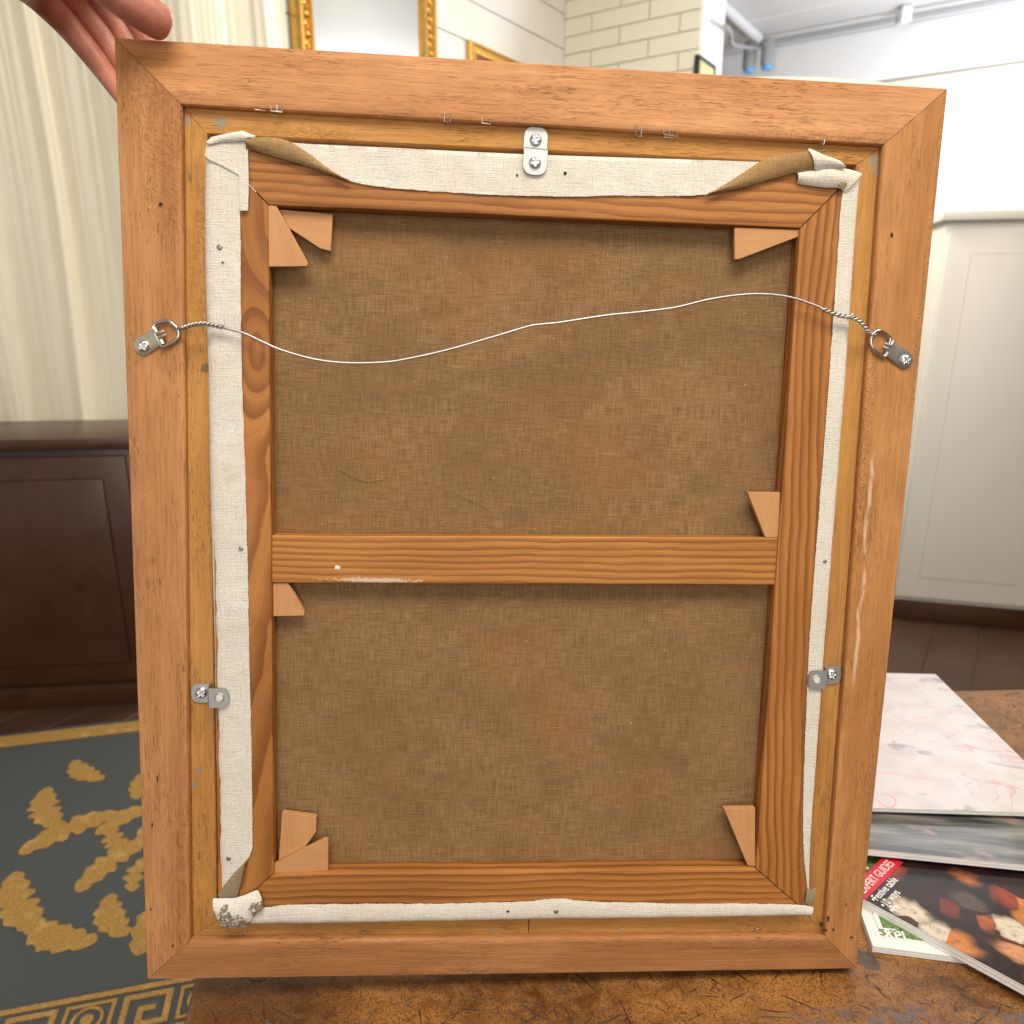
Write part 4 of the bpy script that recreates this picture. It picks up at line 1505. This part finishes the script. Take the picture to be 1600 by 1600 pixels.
# wall closing the room at the right (seen in the mirror)
side_w = board_wall('wall_right', Vector((0, 0, 0)) + FAR0 + D2 * 8.0 - Vector((0, 0, FAR0.z)), -D1, 9.0, 0.0, CEIL, 0.19, M['cream_board'], face=-1)

# mirror on the boarded wall
M['gold'] = metal('gilding', (0.83, 0.50, 0.13), 0.32, 0.35, 60)
M['gold_dark'] = metal('gilding_ornament', (0.66, 0.36, 0.10), 0.36, 0.45, 90)
t = NT('mirror_glass')
M['mirror'] = t.fin((0.66, 0.65, 0.60), 0.02, metal=1.0)


def on_wall(px, py, off=0.0):
    """point of the boarded wall under a pixel"""
    n_ = Vector((D1.y, -D1.x, 0))
    d = ray(px, py)
    s_ = (CORNER + n_ * off - CAMPOS).dot(n_) / d.dot(n_)
    return CAMPOS + d * s_


def wall_frame(name, xl, xr, ztop, zbot, prof_w, depth, mats, pane_mat, pane_name, label, cat, orn=False):
    """upright frame against the boarded wall, local x along the wall, z up, -y into the room"""
    root = empty(name, loc=(xl.x, xl.y, zbot))
    root.rotation_euler = (0, 0, math.atan2(D1.y, D1.x))
    tag(root, label, cat)
    Wd = (Vector((xr.x, xr.y, 0)) - Vector((xl.x, xl.y, 0))).length
    H = ztop - zbot
    f = prof_w
    prof = [(0, 0), (0, depth * 0.7), (f * 0.12, depth), (f * 0.28, depth), (f * 0.36, depth * 0.72), (f * 0.66, depth * 0.66), (f * 0.74, depth * 0.9), (f * 0.88, depth * 0.85), (f, depth * 0.45), (f, 0)]
    cs = [(0, 0), (Wd, 0), (Wd, H), (0, H)]
    inn = [(1, 1), (-1, 1), (-1, -1), (1, -1)]
    for k in range(4):
        a, b = k, (k + 1) % 4
        bm = bmesh.new()
        ra, rb = [], []
        for (o_, h_) in prof:
            ra.append(bm.verts.new((cs[a][0] + inn[a][0] * o_, -h_, cs[a][1] + inn[a][1] * o_)))
            rb.append(bm.verts.new((cs[b][0] + inn[b][0] * o_, -h_, cs[b][1] + inn[b][1] * o_)))
        for j in range(len(prof) - 1): bm.faces.new((ra[j], ra[j + 1], rb[j + 1], rb[j]))
        finish('frame_side', bm, mats[0], root, 25)
        if orn:
            bm = bmesh.new()
            L_ = Wd if k % 2 == 0 else H
            nb = int(L_ / (f * 0.36))
            for j in range(nb):
                s_ = (j + 0.5) / nb
                p = Vector((cs[a][0] + (cs[b][0] - cs[a][0]) * s_, 0, cs[a][1] + (cs[b][1] - cs[a][1]) * s_))
                ic = Vector((0, 0, 1)) if k == 0 else Vector((-1, 0, 0)) if k == 1 else Vector((0, 0, -1)) if k == 2 else Vector((1, 0, 0))
                p += ic * f * (0.51 + 0.06 * (-1) ** j) + Vector((0, -depth * 0.68, 0))
                mm = Matrix.Translation(p) @ Matrix.Diagonal((f * (0.17 if k % 2 else 0.2), depth * 0.22, f * (0.2 if k % 2 else 0.17), 1))
                bmesh.ops.create_uvsphere(bm, u_segments=8, v_segments=5, radius=1, matrix=mm)
            finish('carving', bm, mats[1], root, 60)
    bm = bmesh.new()
    add_box(bm, (f * 0.95, -depth * 0.4, f * 0.95), (Wd - f * 0.95, -depth * 0.25, H - f * 0.95))
    finish(pane_name, bm, pane_mat, root)
    return root


wall_frame('wall_mirror', on_wall(453, 40, 0.004), on_wall(672, 40, 0.004), 2.85, 0.95, 0.095, 0.05, (M['gold'], M['gold_dark']), M['mirror'], 'mirror_glass',
           'large mirror in a carved gilt frame on the white boarded wall', 'mirror', True)
M['dusk'] = cover('dark_picture_print', lambda t, v: t.mix(t.ss(t.noise(v, (5, 5, 8), 4), 0.4, 0.65), (0.10, 0.055, 0.07), (0.22, 0.10, 0.09)), 0.3)
pz = on_wall(729, 63, 0.004)
wall_frame('gilt_picture', pz, on_wall(835, 100, 0.004), pz.z, pz.z - 0.42, 0.055, 0.03, (M['gold'], M['gold_dark']), M['dusk'], 'picture',
           'small gilt-framed dark picture on the boarded wall, right of the mirror', 'picture')

# black framed picture on the pier
M['black'] = plain('black_frame', (0.018, 0.017, 0.016), 0.4)
M['yellow_pic'] = plain('yellow_green_print', (0.62, 0.60, 0.30), 0.4, var=0.15, sc=14)
pn = Vector((D1.y, -D1.x, 0))


def on_pier(px, py, off):
    n_ = pn
    c0 = CORNER + D2 * (BL_ - 0.004 + 0.012) + n_ * off
    d = ray(px, py)
    return CAMPOS + d * ((c0 - CAMPOS).dot(n_) / d.dot(n_))


pp = on_pier(1093, 84, 0.03)
bp = empty('black_picture', loc=(pp.x, pp.y, pp.z - 0.34))
bp.rotation_euler = (0, 0, math.atan2(D1.y, D1.x))
tag(bp, 'small black-framed yellowish picture on the white pier beside the brick wall', 'picture')
Wp = 0.26
for (x0, x1, za, zb) in ((0, Wp, 0, 0.02), (0, Wp, 0.32, 0.34), (0, 0.02, 0.02, 0.32), (Wp - 0.02, Wp, 0.02, 0.32)):
    bm = bmesh.new()
    add_box(bm, (x0, 0, za), (x1, 0.028, zb), 0.002, 1)
    finish('frame_side', bm, M['black'], bp)
bm = bmesh.new()
add_box(bm, (0.018, 0.004, 0.018), (Wp - 0.018, 0.02, 0.322))
finish('picture', bm, M['yellow_pic'], bp)

# conduit with junction box under the ceiling
M['conduit'] = plain('painted_conduit', (0.72, 0.73, 0.77), 0.35, var=0.03)
M['grey_metal'] = plain('grey_conduit', (0.33, 0.34, 0.35), 0.4, var=0.06)
M['blue_cap'] = plain('blue_lens', (0.12, 0.42, 0.85), 0.3)
JB = at_y(1186, 70, 6.2)
JB.z = min(JB.z, CEIL - 0.05)
cond = empty('conduit', loc=JB)
tag(cond, 'pale electrical conduit with junction box under the ceiling beside the pier', 'conduit')
Zc = CEIL - 0.035 - JB.z
bm = bmesh.new()
tube(bm, [Vector((0, 0, Zc)), Vector((0, 0, Zc)) - D1 * 2.6], 0.035, 14)
finish('pipe', bm, M['conduit'], cond, 50)
bm = bmesh.new()
tube(bm, [Vector((0, 0, Zc - 0.03)), Vector((0, 0, Zc - 0.03)) + D2 * 4.0], 0.017, 12)
finish('pipe', bm, M['grey_metal'], cond, 50)
bm = bmesh.new()
for dx in (-0.045, 0.05):
    lathe(bm, [(0.045, -0.12), (0.048, -0.10), (0.048, 0.04), (0.042, 0.05)], D2 * dx * 1.4 + Vector((0, 0, Zc - 0.06)), ZW, D1, 18)
finish('junction_box', bm, M['grey_metal'], cond, 40)
bm = bmesh.new()
for dx in (-0.045, 0.05):
    lathe(bm, [(0.030, -0.15), (0.038, -0.14), (0.038, -0.118)], D2 * dx * 1.4 + Vector((0, 0, Zc - 0.06)), ZW, D1, 16)
finish('blue_cap', bm, M['blue_cap'], cond, 40)
q1 = at_y(1133, 40, 4.6) - JB
q2 = at_y(1142, 52, 4.9) - JB
q3 = at_y(1147, 70, 5.3) - JB
bm = bmesh.new()
tube(bm, spline([q1, q2, q3, Vector((0, 0, -0.06 + Zc))], 6), 0.012, 8)
finish('cable', bm, M['grey_metal'], cond, 50)
bm = bmesh.new()
cl = D2 * 0.95 + Vector((0, 0, Zc - 0.03))
add_box(bm, cl + Vector((-0.035, -0.05, -0.035)), cl + Vector((0.035, 0.05, 0.06)), 0.01, 2)
finish('pipe_clamp', bm, M['conduit'], cond, 40)
# seam batten across the ceiling
bt = empty('ceiling_batten', loc=(0, 0, CEIL))
s0_, s1_ = at_z(1190, 30, CEIL - 0.004), at_z(1332, 0, CEIL - 0.004)
bm = bmesh.new()
dd = (s1_ - s0_).normalized()
sd = Vector((-dd.y, dd.x, 0)) * 0.012
prism(bm, [Vector((p.x, p.y, -0.006)) for p in (s0_ - dd * 0.8 - sd, s1_ + dd * 3 - sd, s1_ + dd * 3 + sd, s0_ - dd * 0.8 + sd)], Vector((0, 0, 0.0055)))
finish('seam_cover', bm, M['white_wall'], ceil).location = (0, 0, 0)
bpy.data.objects.remove(bt)

# white arched panel whose rim rises just above the frame at the right
M['panel_white'] = plain('white_gloss_paint', (0.88, 0.85, 0.78), 0.4, var=0.02)
YP = 1.55
apex = at_y(1232, 117.5, YP)
panel = empty('screen_panel', loc=(apex.x, apex.y, 0))
tag(panel, 'white arched panel whose curved rim shows above the frame\'s top right edge', 'panel')
xl_, xr_ = at_y(1000, 140, YP).x - apex.x, at_y(1432, 140, YP).x - apex.x
arc = []
for k in range(33):
    xx = xl_ + (xr_ - xl_) * k / 32
    drop = at_y(1232, 117.5 + 0.00040 * (xx / (xr_ / 200)) ** 2, YP).z - apex.z
    arc.append((xx, apex.z + drop - (0.05 * ((k - 29) / 3) ** 2 if k > 29 else 0)))
bm = bmesh.new()
prism(bm, [Vector((x_, 0, z_ - 0.012)) for x_, z_ in arc] + [Vector((xr_, 0, 0.02)), Vector((xl_, 0, 0.02))], Vector((0, 0.018, 0)))
finish('board', bm, M['panel_white'], panel, 40)
bm = bmesh.new()
tube(bm, [Vector((x_, 0.009, z_ - 0.011)) for x_, z_ in arc], 0.011, 10)
finish('rim_moulding', bm, M['panel_white'], panel, 60)
for x_ in (xl_ + 0.04, xr_ - 0.04):
    bm = bmesh.new()
    add_box(bm, (x_ - 0.03, -0.12, 0), (x_ + 0.03, 0.14, 0.03), 0.006, 2)
    finish('foot', bm, M['panel_white'], panel, 40)

# cream curtain at the upper left
t = NT('cream_curtain')
v = t.coord()
n1 = t.noise(v, (60, 60, 4), 4, 0.6)
M['curtain'] = t.fin(t.mix(n1, (0.78, 0.73, 0.56), (0.88, 0.84, 0.70)), 0.34, n1, 0.2, 0.002, spec=0.5)
ca, cb = at_y(-260, 300, 2.12), at_y(449, 40, 2.62)
cdir = Vector((cb.x - ca.x, cb.y - ca.y, 0))
cl_ = cdir.length
cdir.normalize()
cn = Vector((cdir.y, -cdir.x, 0))
curtain = empty('curtain', loc=(ca.x, ca.y, 0.25))
tag(curtain, 'cream pleated curtain hanging left of the gilt mirror', 'curtain')
bm = bmesh.new()
nxx, nzz = 260, 24
ph = []
acc = 0
for i in range(nxx + 1):
    acc += 0.42 + 0.36 * mnoise.noise(Vector((i * 0.06, 2.2, 0)))
    ph.append(acc)
rows = []
for j in range(nzz + 1):
    zz_ = 2.25 * j / nzz
    r_ = []
    for i in range(nxx + 1):
        s_ = cl_ * i / nxx
        u_ = s_ + 0.03 * mnoise.noise(Vector((s_ * 3, zz_ * 0.8, 4)))
        a = 0.060 * mnoise.noise(Vector((u_ * 7, zz_ * 0.25, 0))) + 0.026 * mnoise.noise(Vector((u_ * 19, zz_ * 0.35, 7))) + 0.006 * mnoise.noise(Vector((u_ * 70, zz_ * 0.6, 3)))
        p = cdir * s_ + cn * a + Vector((0, 0, zz_))
        r_.append(bm.verts.new(p))
    rows.append(r_)
for j in range(nzz):
    for i in range(nxx): bm.faces.new((rows[j][i], rows[j][i + 1], rows[j + 1][i + 1], rows[j + 1][i]))
cu = finish('fabric', bm, M['curtain'], curtain, 80, fix=False)
cu.modifiers.new('thickness', 'SOLIDIFY').thickness = 0.002
bm = bmesh.new()
tube(bm, [Vector((0, 0, 2.26)) - cdir * 0.05, Vector((0, 0, 2.26)) + cdir * (cl_ + 0.05)], 0.014, 12)
finish('rod', bm, M['darkwood'], curtain, 40)

# dark cabinet behind the frame at the left
k0 = at_z(214, 1122, 0)
cab = empty('cabinet', loc=(k0.x - 0.42, k0.y + 0.02, 0))
cab.rotation_euler = (0, 0, 0.10)
tag(cab, 'dark polished wooden cabinet behind the frame\'s left edge, at the far end of the rug', 'cabinet')
Hc_ = at_y(200, 690, k0.y).z
add = (('carcass', (-0.55, 0.012, 0.07), (0.48, 0.30, Hc_ - 0.03)), ('top', (-0.57, -0.015, Hc_ - 0.03), (0.50, 0.31, Hc_)), ('plinth', (-0.54, 0.02, 0), (0.47, 0.29, 0.07)))
for nm, a, b in add:
    bm = bmesh.new()
    add_box(bm, a, b, 0.004, 2)
    finish(nm, bm, M['darkwood'], cab)
for x0, x1 in ((-0.53, -0.04), (-0.03, 0.46)):
    bm = bmesh.new()
    add_box(bm, (x0, -0.004, 0.09), (x1, 0.0115, Hc_ - 0.05), 0.004, 2)
    d_ = finish('door', bm, M['darkwood'], cab)
    bm = bmesh.new()
    add_box(bm, (x0 + 0.06, -0.011, 0.15), (x1 - 0.06, -0.0045, Hc_ - 0.11), 0.005, 2)
    finish('panel', bm, M['darkwood'], d_)
    bm = bmesh.new()
    xk = x1 - 0.03 if x0 < -0.2 else x0 + 0.03
    lathe(bm, [(0.005, 0), (0.005, 0.012), (0.012, 0.018), (0.012, 0.026), (0.006, 0.03)], Vector((xk, -0.004, Hc_ * 0.55)), Vector((0, -1, 0)), Vector((1, 0, 0)), 14)
    finish('knob', bm, M['brassy'], d_)

# pale cupboard at the right, past the frame
k1 = at_z(1386, 968, 0)
cup = empty('cupboard', loc=(k1.x, k1.y, 0))
cup.rotation_euler = (0, 0, -0.25)
tag(cup, 'white painted cupboard behind the frame\'s right edge', 'cupboard')
Hk = at_y(1500, 330, k1.y).z
for nm, a, b, mt in (('carcass', (0, 0.012, 0.08), (0.95, 0.42, Hk - 0.03), M['white_board']), ('top', (-0.02, -0.02, Hk - 0.03), (0.97, 0.44, Hk), M['white_board']), ('plinth', (0.01, 0.02, 0), (0.94, 0.41, 0.08), M['darkwood'])):
    bm = bmesh.new()
    add_box(bm, a, b, 0.004, 2)
    finish(nm, bm, mt, cup)
for x0, x1 in ((0.012, 0.47), (0.48, 0.94)):
    bm = bmesh.new()
    add_box(bm, (x0, -0.008, 0.10), (x1, 0.0115, Hk - 0.05), 0.004, 2)
    d_ = finish('door', bm, M['white_board'], cup)
    bm = bmesh.new()
    add_box(bm, (x0 + 0.07, -0.013, 0.18), (x1 - 0.07, -0.0085, Hk - 0.13), 0.004, 2)
    finish('panel', bm, M['white_board'], d_)
    bm = bmesh.new()
    xk = x1 - 0.035 if x0 < 0.3 else x0 + 0.035
    lathe(bm, [(0.006, 0), (0.006, 0.012), (0.014, 0.018), (0.014, 0.028), (0.007, 0.033)], Vector((xk, -0.008, Hk * 0.55)), Vector((0, -1, 0)), Vector((1, 0, 0)), 14)
    finish('knob', bm, M['nickel'], d_)

# rug on the floor at the left: slate ground, gold scrolls, key border
t = NT('slate_pile')
v = t.coord()
n1 = t.noise(v, (500, 500, 1), 3, 0.7)
M['slate'] = t.fin(t.mix(n1, (0.075, 0.082, 0.085), (0.125, 0.135, 0.138)), 0.9, n1, 0.8, 0.004, spec=0.1)
t = NT('gold_pile')
v = t.coord()
n1 = t.noise(v, (160, 420, 1), 4, 0.7)
n2 = t.noise(v, (30, 30, 1), 3, 0.6)
c = t.mix(t.ss(n1, 0.3, 0.7), (0.22, 0.12, 0.03), (0.52, 0.31, 0.09))
M['gold_pile'] = t.fin(t.mix(t.math('MULTIPLY', t.ss(n2, 0.5, 0.7), 0.4), c, (0.62, 0.42, 0.16)), 0.75, n1, 0.5, 0.0012, spec=0.2)
rug = empty('rug', loc=(-0.75, 1.3, 0))
tag(rug, 'slate grey rug with gold scrolls and a Greek key border, left of the table', 'rug')
g0, g1 = at_z(200, 1590, 0), at_z(380, 1555, 0)
ra = math.atan2(g1.y - g0.y, g1.x - g0.x)
rug.rotation_euler = (0, 0, ra)
rm = (Matrix.Translation(rug.location) @ Matrix.Rotation(ra, 4, 'Z')).inverted()
q0 = rm @ g0
yb = q0.y                       # middle of the border band
ytop = (rm @ at_z(206, 1128, 0)).y
bm = bmesh.new()
add_box(bm, (-0.9, yb - 0.14, 0.0006), (0.62, ytop, 0.010), 0.003, 2)
finish('pile', bm, M['slate'], rug)
ZR = 0.0104


def flat(name, polys, mat, h=0.002, dz=0.0):
    bm = bmesh.new()
    for pl in polys:
        try:
            prism(bm, [Vector((x, y, ZR + dz)) for x, y in pl], Vector((0, 0, h)))
        except ValueError:
            pass
    return finish(name, bm, mat, rug)


def rect(x0, y0, x1, y1): return [(x0, y0), (x1, y0), (x1, y1), (x0, y1)]


bh_ = 0.040
flat('border_line', [rect(-0.88, yb + bh_, 0.60, yb + bh_ + 0.010)], M['gold_pile'])
flat('border_line', [rect(-0.88, yb - bh_ - 0.010, 0.60, yb - bh_)], M['gold_pile'])
M['gold_dim'] = M['gold_pile']
x = -0.88
k = 0
while x < 0.56:
    u = 0.010
    if k % 2 == 0:          # squared key
        pls = [rect(x, yb - 0.032, x + u, yb + 0.032), rect(x + u, yb + 0.022, x + 0.078, yb + 0.032), rect(x + 0.068, yb - 0.032, x + 0.078, yb + 0.022),
               rect(x + 0.026, yb - 0.032, x + 0.068, yb - 0.022), rect(x + 0.026, yb - 0.022, x + 0.036, yb + 0.006), rect(x + 0.036, yb - 0.004, x + 0.054, yb + 0.006)]
    else:                   # rosette in a square
        pls = [rect(x, yb - 0.032, x + 0.006, yb + 0.032), rect(x + 0.072, yb - 0.032, x + 0.078, yb + 0.032), rect(x + 0.006, yb + 0.026, x + 0.072, yb + 0.032), rect(x + 0.006, yb - 0.032, x + 0.072, yb - 0.026)]
        n = 24
        for r0, r1 in ((0.020, 0.025), (0.0, 0.010)):
            for j in range(n):
                a, b = 2 * math.pi * j / n, 2 * math.pi * (j + 1) / n
                cx = x + 0.039
                pl = [(cx + r0 * math.cos(a), yb + r0 * math.sin(a)), (cx + r1 * math.cos(a), yb + r1 * math.sin(a)), (cx + r1 * math.cos(b), yb + r1 * math.sin(b)), (cx + r0 * math.cos(b), yb + r0 * math.sin(b))]
                if r0 == 0: pl = pl[:3] if False else [(cx, yb)] + pl[1:3]
                pls.append(pl)
    flat('key_motif', pls, M['gold_pile'])
    x += 0.090
    k += 1


def leaf(cx, cy, ang, L_, Wd, lobes):
    """one acanthus leaf with a toothed edge"""
    pts = []
    n = lobes * 4
    for side in (1, -1):
        rng = range(n + 1) if side == 1 else range(n, -1, -1)
        for i in rng:
            s_ = i / n
            wv = Wd * math.sin(math.pi * min(1, s_ * 0.93 + 0.05)) ** 0.6 * (0.40 + 0.60 * abs(math.sin(s_ * (lobes + 1) * math.pi)) ** 0.6)
            bend = 0.35 * Wd * math.sin(s_ * 2.5)
            xx, yy = s_ * L_, side * wv * 0.5 + bend
            pts.append((cx + xx * math.cos(ang) - yy * math.sin(ang), cy + xx * math.sin(ang) + yy * math.cos(ang)))
    out = []
    for p in pts:
        if not out or (abs(p[0] - out[-1][0]) + abs(p[1] - out[-1][1])) > 1e-5: out.append(p)
    return out


for li, (px, py, an, L_, Wd, lb) in enumerate(((214, 1500, 1.15, 0.16, 0.07, 4), (196, 1470, 1.9, 0.13, 0.06, 4), (207, 1400, 1.4, 0.10, 0.045, 3), (214, 1330, 1.1, 0.15, 0.05, 4), (200, 1335, 2.0, 0.10, 0.05, 3), (213, 1255, 1.4, 0.13, 0.05, 4),
                                 (206, 1200, 1.5, 0.15, 0.06, 4), (150, 1480, 2.5, 0.16, 0.07, 4), (120, 1400, 0.8, 0.18, 0.07, 5), (60, 1460, 2.0, 0.2, 0.08, 5), (90, 1300, 1.9, 0.18, 0.07, 5), (150, 1310, 0.5, 0.13, 0.06, 4),
                                 (30, 1340, 0.4, 0.2, 0.08, 5), (160, 1225, 2.2, 0.14, 0.06, 4), (100, 1215, 1.0, 0.18, 0.07, 4), (40, 1230, 1.6, 0.18, 0.07, 4), (262, 1530, 0.4, 0.10, 0.05, 3), (225, 1545, -2.5, 0.09, 0.05, 3))):
    c_ = rm @ at_z(px, py, 0)
    if c_.y + L_ * math.sin(an) > ytop - 0.09 or c_.y + min(0, L_ * math.sin(an)) < yb + 0.055: continue
    flat('scroll_leaf', [leaf(c_.x, c_.y, an, L_, Wd, lb)], M['gold_pile'], 0.0004, li * 0.00006)
flat('border_line', [rect(-0.88, ytop - 0.075, 0.60, ytop - 0.02)], M['gold_pile'])
